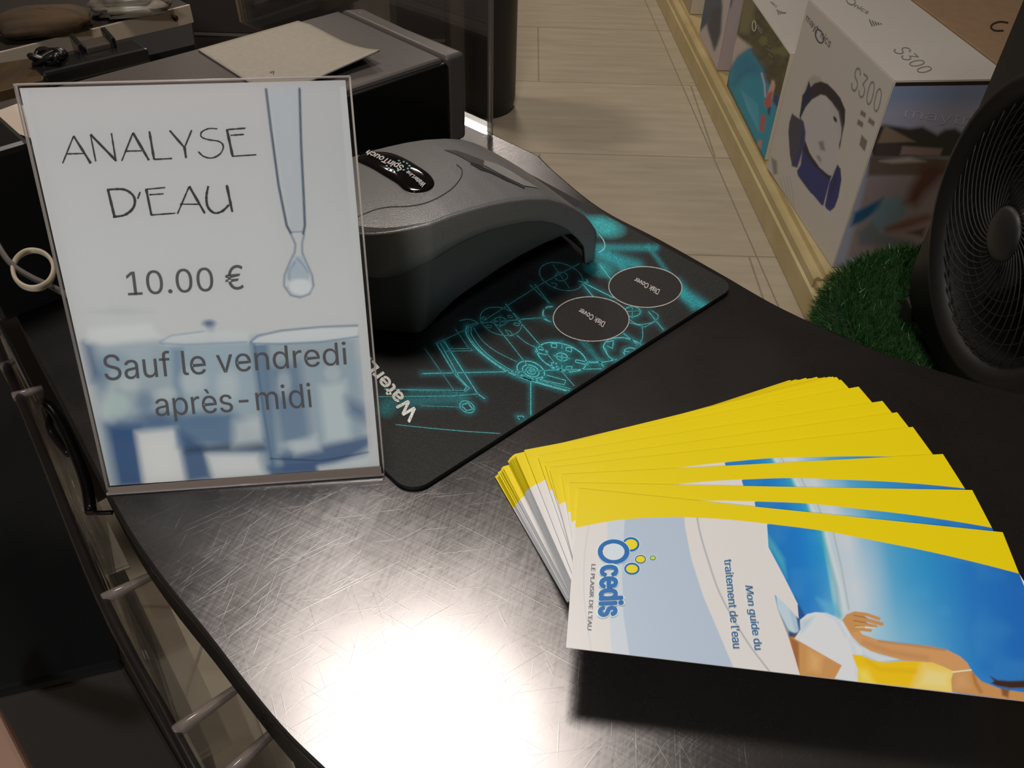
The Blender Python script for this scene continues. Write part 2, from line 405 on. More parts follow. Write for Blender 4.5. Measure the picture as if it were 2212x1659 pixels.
# lower left block drawing
L_([(470, 600), (610, 830), (690, 915), (670, 945), (100, 930)], 3, .55, k8); L_([(500, 600), (640, 850), (710, 925), (680, 948), (280, 940)], 1.6, .8, k8)
L_([(530, 590), (770, 965), (820, 1000)], 1.8, .9, k8); L_([(60, 985), (600, 980), (770, 965)], 1.8, .6, k8); L_([(540, 660), (740, 655), (700, 630), (610, 500)], 1.5, .5, k8)
L_([(570, 640), (720, 640)], 1.3, .5, k8)
L_([(390, 640), (600, 940), (650, 1000)], 1.2, .5, k8); L_([(640, 1060), (360, 1050)], 1.3, .5, k8, glow=6)
L_([(370, 820), (700, 812), (1050, 805), (1300, 795), (1659, 785)], 1.6, .85, k8)
L_(ellipse(693, 1058, 56, 38, 24, 30), 1.8, .8, k8, closed=True); L_([(650, 1045), (700, 1030), (735, 1075), (690, 1085), (650, 1045)], 3, .7, k8)
L_([(180, 1185), (420, 1210), (700, 1235), (945, 1250)], 1.7, .6, k8, glow=5, ga=.2)
# sweeping arcs
for off, al in ((0, .95), (14, .7), (36, .75)):
    L_([(690 + off, 480), (690 + off, 540), (760 + off, 640), (880 + off * .8, 740 - off * .2), (1010 + off * .6, 820 - off * .4), (1180, 880 - off * .6), (1420 + off * .5, 948 - off * .5)], 2.4 if off == 0 else 1.5, al, k8, smooth=True)
L_([(690, 480), (760, 455), (740, 440), (700, 430), (640, 440)], 1.4, .45, k8, smooth=True)
L_([(740, 490), (800, 580), (900, 660), (1050, 735)], 1.4, .55, k8, smooth=True)
# small round hub
for r in (103, 62, 36, 14): L_(ellipse(1150, 800, r, r * .62, 32, 22), 2.2 if r > 50 else 1.7, .95, k8, closed=True)
L_([(1150, 860), (1150, 1115)], 1.8, .95, k8); L_([(1040, 830), (1145, 865), (1250, 840)], 2.2, .9, k8)
L_([(1260, 830), (1400, 868), (1390, 900), (1240, 868)], 1.7, .9, k8)
L_([(880, 450), (1000, 600), (1150, 790)], 1.4, .7, k8)
L_([(1050, 1125), (1095, 1125), (1110, 1150), (1080, 1165), (1050, 1125)], 1.6, .9, k8)
# big wheel with brackets
L_(ellipse(1373, 700, 182, 92, 48, 18), 2.2, 1, k8, closed=True)
for q in ([(1190, 640), (1270, 660), (1260, 685), (1185, 665)], [(1295, 605), (1335, 605), (1335, 635), (1300, 630)], [(1405, 630), (1445, 638), (1440, 665), (1402, 655)],
          [(1475, 720), (1565, 740), (1560, 758), (1470, 738)], [(1300, 740), (1335, 745), (1335, 785), (1300, 780)], [(1405, 770), (1445, 768), (1440, 812), (1402, 800)]):
    L_(q + [q[0]], 2.0, 1, k8)
L_(ellipse(1373, 700, 42, 27, 20, 15), 2.0, 1, k8, closed=True); L_([(1315, 690), (1430, 712)], 1.8, 1, k8); L_([(1373, 665), (1373, 735)], 1.8, 1, k8)
L_([(1373, 600), (1373, 640)], 1.5, .9, k8); L_([(1373, 760), (1373, 790)], 1.5, .9, k8)
L_([(1540, 735), (1659, 735)], 1.8, .9, k8)
# faint wheel
L_(ellipse(935, 445, 152, 95, 40, 18), 1.5, .45, k8, closed=True); L_(ellipse(930, 445, 45, 30, 20), 1.5, .5, k8, closed=True); L_([(870, 440), (990, 452)], 1.3, .5, k8); L_([(930, 400), (930, 490)], 1.3, .5, k8)
for q in ([(800, 415), (830, 415), (825, 430), (798, 428)], [(985, 400), (1020, 408), (1015, 420), (985, 415)], [(1030, 455), (1070, 462), (1065, 478), (1030, 470)], [(965, 505), (1000, 515), (1025, 545), (1000, 550)], [(830, 470), (870, 478), (865, 492), (828, 486)]):
    L_(q + [q[0]], 1.4, .5, k8)
L_([(1050, 545), (1120, 600), (1205, 640)], 1.4, .6, k8, smooth=True)
# long guide lines
L_([(470, 605), (800, 450), (1000, 320), (1220, 180), (1500, 30)], 1.3, .45, k8); L_([(970, 320), (1080, 460), (1220, 620), (1360, 790), (1470, 918)], 1.6, .7, k8)
L_([(760, 460), (1080, 432), (1310, 415)], 1.4, .5, k8); L_([(1180, 180), (1300, 335)], 1.4, .6, k8); L_([(1310, 340), (1265, 340), (1240, 380), (1260, 430), (1330, 465)], 2, .7, k8, smooth=True)
L_([(1520, 585), (1659, 750)], 1.8, .9, k8)
L_([(1160, 935), (1115, 950), (1120, 1000), (1190, 1030)], 1.8, .7, k4, smooth=True)
L_([(1340, 800), (1500, 880), (1620, 905)], 2, .85, k4); L_([(1330, 800), (1395, 880)], 2, .8, k4); L_([(1430, 700), (1490, 780)], 2, .8, k4)
L_([(1330, 1120), (1450, 1265)], 2, .9, k4); L_([(1560, 1080), (1660, 1160)], 1.8, .8, k4)
L_([(1000, 1000), (1170, 990)], 1.5, .6, k4); L_([(1040, 810), (1160, 925)], 1.4, .5, k4)
L_(ellipse(1215, 765, 125, 72, 40, 18), 1.5, .42, k4, closed=True); L_(ellipse(1215, 765, 35, 24, 20), 1.4, .45, k4, closed=True); L_([(1170, 700), (1260, 830)], 1.2, .4, k4)
L_([(1160, 800), (1190, 805), (1185, 825), (1160, 820)], 1.4, .4, k4)
L_([(1310, 790), (1365, 800), (1355, 780)], 2, .7, k4)
# right-hand wheels
L_(ellipse(1610, 960, 45, 28, 20), 1.7, .8, k4, closed=True); L_([(1590, 1000), (1640, 1030), (1720, 1020), (1755, 985), (1720, 955)], 1.5, .7, k4, smooth=True)
L_([(1560, 960), (1660, 955)], 1.3, .6, k4); L_([(1610, 925), (1610, 1000)], 1.3, .6, k4); L_([(1590, 1020), (1680, 1045), (1745, 1010)], 1.5, .7, k4); L_([(1700, 960), (1790, 1070)], 1.6, .8, k4)
L_([(1460, 1180), (1450, 1150), (1480, 1115), (1560, 1105), (1640, 1130), (1665, 1150)], 2.1, .95, k4, smooth=True); L_([(1455, 1160), (1480, 1210), (1530, 1235), (1560, 1220)], 2.1, .95, k4, smooth=True)
L_([(1470, 1130), (1505, 1120), (1500, 1165), (1470, 1150)], 2, .9, k4); L_(ellipse(1600, 1185, 38, 24, 20), 1.8, .95, k4, closed=True); L_([(1560, 1180), (1630, 1185)], 1.6, .9, k4)
L_([(1665, 1040), (1665, 1110), (1630, 1150)], 1.6, .7, k4, smooth=True); L_([(1360, 1245), (1450, 1240), (1550, 1220)], 1.8, .9, k4, smooth=True)
# blurred beams at the far right
BE = [([(1420, 600), (1560, 605), (1740, 605)], 7, .7), ([(1425, 620), (1540, 690), (1560, 720)], 10, .8), ([(1430, 640), (1600, 690), (1640, 705)], 11, .8), ([(1700, 600), (1790, 720), (1850, 800)], 5, .5), ([(1860, 810), (1900, 860), (2010, 935)], 11, .95), ([(1870, 840), (1950, 935)], 7, .6), ([(1300, 400), (1420, 470)], 6, .3)]
P, fs = sheet_grid(a0 + mu * s0, mu * (s1 - s0), mv * wdt, 520, 470)
P = P.copy(); P[:, 2] = ZM + .00015
# squeeze the sheet's corners onto the rounded outline
loc = np.stack([(P - a0) @ mu, (P - a0) @ mv], 1)
r = .0125
for i in range(len(P)):
    x, y = loc[i]; cx = min(max(x, s0 + r), s1 - r); cy = min(max(y, r), wdt - r); dx, dy = x - cx, y - cy
    if dx and dy:
        m_ = max(abs(dx), abs(dy)); h = math.hypot(dx, dy); nx_, ny_ = cx + dx * m_ / h, cy + dy * m_ / h
        P[i] = a0 + mu * nx_ + mv * ny_; P[i, 2] = ZM + .00015
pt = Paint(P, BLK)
q = pt.x
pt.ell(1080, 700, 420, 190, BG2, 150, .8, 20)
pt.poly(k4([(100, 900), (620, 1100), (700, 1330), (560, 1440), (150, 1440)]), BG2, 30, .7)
for pts, w, c, a, g, ga in LN:
    if ga: pt.line(pts, g * .8, GLOW, glow=True, a=(.42 if a > .75 else .14) * a * min(1, ga * 2))
for pts, w, a in BE: pt.line(k4(pts), w * 1.1, lin((40, 160, 170)), glow=True, a=a * .85)
pt.ell(1303, 490, 38, 19, lin((60, 190, 196)), 9, .75, 12)
pt.ell(1296, 580, 28, 15, lin((40, 170, 180)), 8, .6, 12)
pt.line([(835, 870), (1000, 860)], 14, GLOW, glow=True, a=.5); pt.ell(835, 885, 18, 14, GLOW, 9, .6)
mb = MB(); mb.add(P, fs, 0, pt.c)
lay = [0]
def pm(dz): return lambda x, y: at(x, y, ZM + dz)
for pts, w, c, a, g, ga in LN:
    if not a: continue
    D_ = [];
    for (ax, ay), (bx, by) in zip(pts[:-1], pts[1:]):
        k = max(1, int(math.hypot(bx - ax, by - ay) / 4)); D_ += [(ax + (bx - ax) * j / k, ay + (by - ay) * j / k) for j in range(k)]
    D_.append(pts[-1]); run = []
    for q_ in D_ + [None]:
        ok = False
        if q_ is not None:
            l_ = at(*q_, ZM) - a0; ok = l_ @ mv > .0012 and s0 + .001 < l_ @ mu < s1 - .001
        if ok: run.append(q_)
        elif run:
            if len(run) > 1: ribbon(mb, run, w, pm(.00026), BG2 * (1 - a) + (TEAL * 1.3 + .03) * a)
            run = []
ribbon(mb, curve_pts([(1293, 505), (1304, 520), (1306, 535), (1294, 546)], 6), 2, pm(.0003), LT * .9)
GREYW = lin((205, 200, 195))
for cx, cy, rx, ry in ((1394, 620, 79, 44), (1277, 689, 82, 48)):
    rim = ellipse(cx, cy, rx, ry, 64, 1.5); blob(mb, rim, pm(.00034), lin((34, 32, 31))); ribbon(mb, rim, 1.9, pm(.00042), GREYW * .75, True)
text(mb, 'Disk Cover', [(1420, 637), (1369, 608), (1374, 599), (1426, 626)], pm(.0005), GREYW, .012)
text(mb, 'Disk Cover', [(1302, 707), (1249, 675), (1254, 665), (1308, 696)], pm(.0005), GREYW, .012)
text(mb, 'WaterLink', [(884, 913), (740, 742), (765, 732), (903, 890)], pm(.0005), lin((225, 225, 220)), .03)
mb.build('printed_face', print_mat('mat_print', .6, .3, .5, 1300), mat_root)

# ================================================================== sign in acrylic holder
SA, SB = at(232, 1070, T), at(830, 1028, T)
su = SB - SA; sw = np.linalg.norm(su); su /= sw; sbk = np.cross([0, 0, 1], su); tl = math.radians(20.5)
sv = np.array([0, 0, 1]) * math.cos(tl) + sbk * math.sin(tl); sn = np.cross(su, sv)      # sn faces the camera
sh = .2045
def S(a, b, d=0): return SA + su * a + sv * b + sn * d
onS = lambda d: (lambda x, y: onplane(x, y, SA + sn * d, sn))
sign = empty('sign_holder', tuple(SA + su * sw / 2), label='clear acrylic sign holder with a blue and white water analysis price sheet, leaning back', cat='sign')
acr = clear_mat('acrylic_clear', (.97, .97, .97), .10); acr_edge = edge_mat('acrylic_edge', (225, 215, 208), .62)
MB().slab([S(0, .0005, .0), S(sw, .0005, .0), S(sw, sh, .0), S(0, sh, .0)], .0014).build('front_sheet', acr, sign)
MB().slab([S(0, .0005, -.0026), S(sw, .0005, -.0026), S(sw, sh, -.0026), S(0, sh, -.0026)], .0014).build('back_sheet', acr, sign)
foot = [SA - sbk * .0, SB - sbk * .0, SB + sbk * .07, SA + sbk * .07]
MB().prism([(p[0], p[1]) for p in foot], T, T + .002).build('foot_sheet', acr, sign)
eb = MB(); 
eb.tube([S(0, sh, -.0005), S(sw, sh, -.0005)], .0005); eb.tube([S(0, sh, -.0036), S(sw, sh, -.0036)], .0005)
eb.tube([S(0, .0005, -.001), S(0, sh, -.001)], .0003); eb.tube([S(sw, .0005, -.001), S(sw, sh, -.001)], .0005); eb.tube([S(sw, .0005, -.004), S(sw, sh, -.004)], .0003)
eb.tube([S(0, .001, -.003), S(0, sh, -.003)], .0005)
eb.tube([S(0, .001, .0002), S(sw, .001, .0002)], .0009)
eb.build('polished_edge', acr_edge, sign)
lip = MB(); lip.slab([S(.0012, .0015, .0012), S(sw - .0012, .0015, .0012), S(sw - .0012, .0062, .0006), S(.0012, .0048, .0006)], .0005)
lip.build('bottom_bend', edge_mat('bend', (150, 134, 122), .3), sign)
# the printed sheet
def pl_loc(x, y):
    p = onS(-.002)(x, y) - SA; return p @ su, p @ sv
p0 = S(.0015, .0045, -.002)
P, fs = sheet_grid(p0, su * (sw - .0036), sv * (sh - .0060), 300, 420)
fs = [f[::-1] for f in fs]
gain = lin((180, 183, 188)) / .82
sc = lambda c: lin(c) / gain
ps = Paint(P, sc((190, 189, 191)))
ks = lambda p: scaled(p, 1.728, 0, 140)
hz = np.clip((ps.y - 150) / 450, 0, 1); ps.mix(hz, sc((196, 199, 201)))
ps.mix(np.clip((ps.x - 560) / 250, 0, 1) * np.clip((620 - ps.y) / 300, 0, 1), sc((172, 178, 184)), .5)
B1 = sc((50, 84, 128)); B2 = sc((92, 122, 152)); B3 = sc((136, 156, 176)); PALE = sc((192, 200, 202)); GRN = sc((152, 168, 178)); DK = sc((46, 66, 96))
pic = ks([(330, 940), (1335, 900), (1380, 1500), (400, 1575)])
area = .5 - ps.sd(pic) / 30
ps.poly(ks([(320, 1040), (1335, 1010), (1380, 1500), (395, 1580)]), GRN, 14, .9)
for p, c, s_, a in [
    ([(310, 1040), (350, 1040), (380, 1160), (345, 1180)], B1, 14, .8), ([(350, 1050), (560, 1045), (590, 1180), (400, 1190)], sc((165, 182, 190)), 16, .8),
    ([(380, 1330), (860, 1290), (990, 1400), (985, 1440), (420, 1390)], B2, 14, .9), ([(400, 1345), (520, 1350), (540, 1575), (440, 1580), (405, 1400)], B1, 12, .95),
    ([(360, 1210), (420, 1200), (420, 1330), (375, 1330)], PALE, 14, .7), ([(505, 1370), (660, 1355), (700, 1560), (540, 1575)], sc((208, 210, 210)), 9, .95),
    ([(660, 1360), (760, 1420), (790, 1545), (700, 1560)], B1, 10, .85), ([(690, 1430), (990, 1400), (1000, 1440), (690, 1450)], DK, 7, .75),
    ([(770, 1455), (960, 1455), (985, 1535), (800, 1550)], sc((204, 208, 209)), 8, .95), ([(870, 1330), (975, 1310), (985, 1410), (870, 1425)], PALE, 12, .8),
    ([(600, 1040), (925, 1030), (960, 1290), (640, 1290)], sc((160, 180, 192)), 14, .7), ([(640, 1060), (680, 1055), (690, 1430), (660, 1430)], B2, 8, .55),
    ([(935, 1040), (1000, 1035), (1040, 1500), (1000, 1510)], B2, 7, .75), ([(1000, 1130), (1120, 1110), (1160, 1400), (1060, 1460)], B2, 12, .7),
    ([(1150, 1120), (1340, 1100), (1370, 1390), (1190, 1400)], sc((150, 170, 184)), 14, .6), ([(1190, 1200), (1290, 1180), (1310, 1400), (1215, 1410)], sc((192, 202, 205)), 10, .8),
    ([(1040, 1460), (1380, 1385), (1385, 1420), (1250, 1500), (1060, 1510)], B1, 8, .8), ([(1080, 1410), (1180, 1380), (1200, 1440), (1100, 1460)], sc((196, 206, 210)), 8, .6),
    ([(1180, 1500), (1382, 1460), (1380, 1500), (1190, 1530)], sc((200, 206, 208)), 6, .85), ([(1000, 1500), (1180, 1490), (1190, 1530), (1010, 1540)], B1, 6, .8),
    ([(1290, 1240), (1370, 1280), (1372, 1340), (1300, 1300)], B1, 14, .6)]:
    ps.poly(ks(p), c, s_, a)
for cx, cy, rx, ry, c, s_, a in [(430, 1110, 50, 35, B3, 14, .6), (480, 1190, 40, 28, PALE, 12, .6), (440, 1270, 45, 45, sc((176, 194, 190)), 14, .8), (540, 1260, 30, 40, B2, 14, .6), (620, 1230, 40, 26, PALE, 12, .6),
    (580, 1320, 60, 25, B1, 14, .5), (760, 1330, 70, 30, B2, 14, .5), (720, 1180, 50, 50, PALE, 16, .6), (850, 1200, 40, 60, PALE, 16, .6), (780, 965, 22, 12, B1, 7, .8), (785, 1000, 16, 35, B2, 9, .5),
    (1060, 1190, 26, 50, PALE, 10, .5), (1110, 1420, 60, 18, PALE, 8, .6), (1240, 1150, 30, 30, PALE, 10, .5), (380, 1170, 26, 70, B2, 14, .5), (450, 920, 90, 14, sc((175, 182, 184)), 10, .5)]:
    ps.ell(cx / 1.728, cy / 1.728 + 140, rx / 1.728, ry / 1.728, c, s_ * .6, a)
ps.poly(ks([(330, 985), (560, 965), (600, 1020), (400, 1045), (325, 1035)]), sc((206, 210, 211)), 8, .9); ps.poly(ks([(600, 1015), (760, 990), (930, 1000), (930, 1035), (620, 1045)]), sc((200, 206, 208)), 6, .9)
ps.poly(ks([(940, 1030), (1000, 1005), (1150, 985), (1335, 980), (1335, 1020), (1150, 1035), (950, 1045)]), sc((204, 210, 213)), 3, .95)
ps.line(ks([(935, 1035), (960, 1012), (1050, 992), (1200, 978), (1335, 973)]), 4, sc((110, 132, 152)), 2, .9); ps.line(ks([(935, 1040), (1050, 1042), (1200, 1035), (1335, 1015)]), 3.5, sc((110, 140, 165)), 2, .9)
ps.line(ks([(595, 1035), (640, 1010), (760, 995)]), 3, sc((130, 150, 165)), 2, .7); ps.line(ks([(600, 1040), (700, 1045), (920, 1035)]), 3, sc((120, 145, 168)), 2, .7)
ps.line(ks([(950, 1045), (985, 1300), (1020, 1505)]), 4, sc((84, 112, 145)), 2, .8); ps.line(ks([(1010, 1470), (1200, 1478), (1380, 1445)]), 3, DK, 2, .8)
# pipette and the falling drop
PG = sc((70, 88, 108))
ps.poly(ks([(1000, 90), (1112, 90), (1135, 620), (1085, 625)]), sc((180, 188, 195)), 4, .8)
ps.line(ks([(993, 92), (1010, 230), (1040, 450), (1070, 600), (1085, 628)]), 5.5, PG, 1.2, .95); ps.line(ks([(1118, 90), (1124, 300), (1134, 500), (1138, 600), (1132, 630)]), 5.5, PG, 1.2, .95)
ps.line(ks([(1084, 625), (1136, 622)]), 2.5, PG, 1.5, .7)
ps.line(ks([(1085, 630), (1103, 670), (1100, 700), (1085, 730), (1062, 785), (1060, 825), (1085, 860), (1120, 868), (1155, 855), (1170, 825), (1165, 785), (1140, 730), (1128, 700), (1128, 665), (1135, 635)]), 4, sc((92, 116, 140)), 2, .8)
ps.poly(ks([(1100, 715), (1130, 715), (1160, 785), (1150, 800), (1075, 800), (1070, 785)]), sc((162, 178, 192)), 5, .8)
ps.line(ks([(1108, 722), (1130, 745), (1150, 775)]), 3, sc((100, 130, 158)), 2, .6); ps.line(ks([(1080, 800), (1078, 770), (1100, 738)]), 5, sc((110, 140, 168)), 3, .6); ps.line(ks([(1075, 830), (1090, 850), (1120, 858)]), 4, sc((110, 136, 160)), 2, .6)
ps.ell(1120 / 1.728, 830 / 1.728 + 140, 24, 17, sc((208, 214, 218)), 3, .9)
# plain margins of the sheet
ps.poly(ks([(1268, 80), (1300, 80), (1440, 1500), (1380, 1500)]), sc((196, 199, 200)), 2, .75)
ps.poly(ks([(60, 95), (100, 95), (395, 1575), (360, 1400), (230, 800)]), sc((200, 202, 206)), 3, .5)
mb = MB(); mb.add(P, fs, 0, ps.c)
INK = sc((52, 52, 56)) ; pS = onS(-.0018)
kp = lambda p: scaled(p, 2.962, 0, 0)
STR = [[(400, 1045), (470, 870)], [(470, 870), (580, 1045)], [(425, 985), (540, 982)], [(612, 1032), (578, 862)], [(578, 860), (744, 1030)], [(740, 1026), (712, 852)],
    [(778, 1030), (850, 850)], [(850, 850), (952, 1025)], [(800, 967), (905, 965)], [(955, 840), (985, 1020)], [(985, 1020), (1100, 1014)],
    [(1085, 835), (1180, 945)], [(1226, 832), (1180, 945)], [(1180, 945), (1190, 1012)],
    [(1390, 824), (1335, 823), (1290, 845), (1288, 875), (1330, 893), (1400, 905), (1428, 935), (1410, 982), (1360, 1010), (1305, 1002), (1268, 970)],
    [(1452, 832), (1488, 1000)], [(1446, 830), (1570, 820)], [(1475, 866), (1560, 860)], [(1486, 1000), (1640, 990)],
    [(690, 1215), (732, 1387)], [(684, 1214), (790, 1212), (850, 1250), (862, 1300), (840, 1345), (790, 1378), (722, 1387)], [(896, 1228), (880, 1272)],
    [(935, 1212), (968, 1376)], [(928, 1212), (1055, 1200)], [(955, 1246), (1046, 1240)], [(966, 1376), (1122, 1364)],
    [(1135, 1368), (1210, 1192)], [(1210, 1192), (1310, 1365)], [(1150, 1306), (1275, 1307)],
    [(1332, 1190), (1320, 1260), (1330, 1325), (1370, 1362), (1420, 1352), (1465, 1310)], [(1450, 1184), (1486, 1357)]]
for i, st in enumerate(STR):
    q = kp(st); q = curve_pts(q, 8) ; th_ = abs(math.atan2(q[-1][1] - q[0][1], q[-1][0] - q[0][0]))
    heavy = (q[-1][0] > q[0][0] and q[-1][1] > q[0][1] + 8)
    ww = 5.0 if heavy else 3.2
    ribbon(mb, q, [ww * (.75 + .5 * random.random()) for _ in q], pS, INK)
GI = sc((84, 84, 88))
text(mb, '10.00', [(270, 587), (458, 577), (462, 629), (277, 639)], pS, GI)
text(mb, '€', [(485, 575), (523, 571), (527, 625), (487, 628)], pS, GI, 0, True)
text(mb, 'Sauf le vendredi', [(220, 765), (746, 737), (750, 788), (227, 823)], pS, GI)
text(mb, 'après-midi', [(331, 848), (669, 826), (676, 894), (339, 913)], pS, GI)
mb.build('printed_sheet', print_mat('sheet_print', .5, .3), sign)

# ================================================================== booklets
BZ = T + .034
bang = math.radians(-5.6)
bo = at(1249, 1055, BZ); bu = np.array([math.cos(bang), math.sin(bang), 0]); bv = np.array([bu[1], -bu[0], 0])   # bv: down the page
LB, WB = .200, .0862
onB = lambda dz: (lambda x, y: at(x, y, BZ + dz))
P, fs = sheet_grid(bo + bu * 0, bu * LB, bv * WB, 760, 330); fs = [f[::-1] for f in fs]
P = P.copy(); P[:, 2] = BZ
gb = lin((216, 210, 202)) / .82
bc = lambda c: np.minimum(lin(c) / gb, .95)
WHT = bc((216, 208, 199)); YEL = bc((226, 198, 8)); PB1 = bc((176, 187, 198)); PB0 = bc((198, 203, 205)); GRY = bc((190, 186, 184))
pb = Paint(P, WHT)
kb = lambda p: scaled(p, 3.867, 1640, 1140); kc = lambda p: scaled(p, 3.95, 1200, 1100)
pb.poly([(1312, 1100), (1360, 1100), (1345, 1250), (1362, 1430), (1322, 1430), (1312, 1250)], PB0, .7)
pb.poly([(1351, 1100), (1477, 1100), (1480, 1140), (1494, 1210), (1520, 1290), (1552, 1365), (1590, 1455), (1362, 1430), (1347, 1330), (1344, 1250), (1346, 1180)], PB1, .7)
pb.line(curve_pts([(1278, 1105), (1265, 1180), (1261, 1260), (1266, 1330), (1278, 1410)], 6), 2.4, GRY, .8, .55)
pb.line(curve_pts([(1504, 1105), (1512, 1150), (1528, 1205), (1552, 1275), (1583, 1335), (1620, 1395), (1670, 1460)], 6), 3.6, bc((168, 166, 164)), .8, .9)
photo = kb([(62, -30), (75, 165), (200, 400), (320, 640), (330, 760), (200, 620), (130, 560), (150, 670), (240, 900), (300, 1090), (360, 1300), (2400, 1600), (2600, 300), (2200, -200)])
pm_ = pb.sd(photo)
sub = Paint(P, bc((60, 140, 200)))
# along-page coordinate for the sky
X = sub.x + .22 * (sub.y - 1140)
def rampc(x, st):
    xs = [s[0] for s in st]; return np.stack([np.interp(x, xs, [s[1][k] for s in st]) for k in range(3)], 1)
sub.c = rampc(sub.x - .16 * (sub.y - 1150), [(1650, bc((20, 110, 180))), (1720, bc((24, 118, 196))), (1772, bc((30, 140, 200))), (1776, bc((90, 180, 205))), (1784, bc((185, 200, 210))), (1800, bc((190, 200, 210))), (1830, bc((196, 202, 210))), (1860, bc((140, 180, 205))), (1910, bc((70, 155, 200))), (1990, bc((45, 140, 198))), (2080, bc((35, 115, 190))), (2250, bc((28, 92, 175)))])
nz = vnoise(sub.x, sub.y, 40, 3); sub.mix((nz - .5) * .6, bc((90, 175, 215)), .5)
sub.mix(np.exp(-(((sub.x - 1900) / 110) ** 2 + ((sub.y - 1400) / 90) ** 2)), bc((150, 195, 222)), .6)
sub.mix(np.exp(-(((sub.x - 1860) / 50) ** 2 + ((sub.y - 1290) / 120) ** 2)), bc((200, 206, 214)), .5)
sub.poly(kb([(70, 60), (140, 150), (210, 260), (230, 420), (130, 240), (75, 160)]), bc((70, 170, 190)), 5, .7)
sub.poly(kb([(480, 590), (560, 610), (640, 640), (680, 740), (560, 720)]), bc((90, 170, 210)), 6, .7)
sub.line(kb([(500, 40), (560, 200), (640, 500), (670, 740)]), 10, bc((60, 160, 170)), 4, .5)
sub.line(kb([(560, 40), (600, 200), (680, 500), (720, 700)]), 5, bc((210, 214, 216)), 3, .7); sub.line(kb([(620, 40), (680, 300), (750, 680)]), 2.5, bc((140, 150, 155)), 2, .6)
sub.poly(kb([(300, 570), (330, 640), (390, 740), (350, 860), (300, 900), (270, 700)]), bc((28, 70, 130)), 3, .9)
sub.poly(kb([(140, 560), (270, 560), (300, 700), (330, 860), (300, 890), (240, 850), (150, 680)]), bc((190, 205, 215)), 2.5, .95); sub.line(kb([(250, 600), (280, 740), (310, 850)]), 5, bc((130, 165, 195)), 4, .6)
sub.poly(kb([(148, 665), (245, 860), (250, 960), (320, 1180), (340, 1230), (230, 960)]), bc((148, 150, 148)), 2, .95)
SK1, SK2, SK3 = bc((196, 140, 84)), bc((150, 90, 48)), bc((222, 172, 112))
sub.poly(kb([(240, 905), (320, 900), (690, 1150), (640, 1275), (340, 1240), (280, 1080)]), SK1, 1.2); sub.poly(kb([(250, 905), (330, 960), (335, 1230), (290, 1100)]), SK2, 3, .85); sub.poly(kb([(420, 1030), (520, 1080), (500, 1200), (420, 1180)]), SK3, 10, .7)
sub.poly(kb([(250, 870), (320, 880), (300, 920), (250, 910)]), bc((60, 55, 60)), 2, .8)
SKW = bc((212, 211, 214))
sub.poly(kb([(295, 925), (345, 850), (340, 770), (400, 722), (470, 705), (560, 712), (640, 745), (700, 790), (745, 870), (800, 960), (860, 1010), (870, 1060), (780, 1060), (825, 1180), (835, 1290), (630, 1260), (690, 1150)]), SKW, 1.2)
sub.poly(kb([(350, 780), (460, 740), (400, 830), (350, 880)]), bc((165, 190, 210)), 5, .7); sub.line(kb([(560, 720), (640, 760), (720, 900)]), 5, bc((180, 196, 214)), 4, .6); sub.line(kb([(760, 930), (800, 1060), (825, 1250)]), 7, bc((196, 196, 212)), 5, .6)
sub.poly(kb([(860, 1000), (1000, 1060), (1200, 1100), (1000, 1120), (880, 1060)]), bc((208, 208, 216)), 2, .9)
sub.poly(kb([(775, 1058), (860, 1068), (950, 1108), (1050, 1125), (1200, 1112), (1450, 1122), (1625, 1195), (1605, 1270), (1612, 1375), (825, 1285), (825, 1180)]), bc((232, 186, 20)), 1.2)
sub.poly(kb([(1380, 1150), (1625, 1195), (1605, 1270), (1612, 1375), (1300, 1335)]), bc((232, 210, 140)), 16, .9); sub.poly(kb([(830, 1180), (900, 1190), (960, 1300), (840, 1280)]), bc((240, 220, 110)), 8, .6); sub.line(kb([(900, 1110), (1000, 1180), (1300, 1200)]), 7, bc((212, 158, 10)), 6, .5)
sub.poly(kb([(1625, 1195), (1760, 1180), (1800, 1225), (1860, 1285), (1940, 1315), (2030, 1350), (2400, 1400), (2400, 1480), (1612, 1370), (1605, 1270)]), SK1, 1.2); sub.line(kb([(1790, 1225), (1810, 1300), (1850, 1370)]), 6, SK2, 4, .7); sub.poly(kb([(1640, 1230), (1720, 1220), (1760, 1330), (1640, 1340)]), bc((206, 160, 110)), 10, .7)
sub.poly(kb([(2020, 1340), (2090, 1350), (2080, 1420), (2030, 1400)]), bc((110, 60, 35)), 3, .8)
sub.poly(kb([(1930, 1240), (1990, 1272), (2090, 1280), (2400, 1270), (2400, 1335), (2100, 1340), (1990, 1322), (1940, 1300), (1960, 1280)]), bc((62, 38, 30)), 2.5)
sub.poly(kb([(695, 775), (740, 720), (800, 800), (860, 890), (1000, 938), (1200, 968), (1400, 985), (1560, 1015), (1680, 1075), (1740, 1130), (1765, 1180), (1625, 1200), (1540, 1160), (1450, 1125), (1200, 1108), (1050, 1065), (930, 1030), (840, 975), (770, 900)]), bc((204, 148, 96)), 1)
sub.line(kb([(880, 960), (1100, 1040), (1400, 1090)]), 7, SK2, 7, .35); sub.line(kb([(1000, 945), (1250, 975), (1550, 1020)]), 4, SK2, 3, .5)
sub.poly(kb([(695, 770), (730, 725), (780, 704), (860, 708), (900, 760), (880, 850), (770, 880)]), SK1, 1)
for q, w in (([(800, 712), (900, 725), (1000, 760)], 7), ([(780, 745), (900, 770), (1025, 805)], 8), ([(780, 790), (880, 805), (975, 825)], 7), ([(780, 835), (860, 850), (930, 858)], 6.5)):
    sub.line(kb(q), w, SK1, .8)
for q in ([(790, 732), (900, 752)], [(790, 775), (900, 795)], [(800, 820), (870, 832)]): sub.line(kb(q), 1.8, bc((130, 74, 44)), 1, .8)
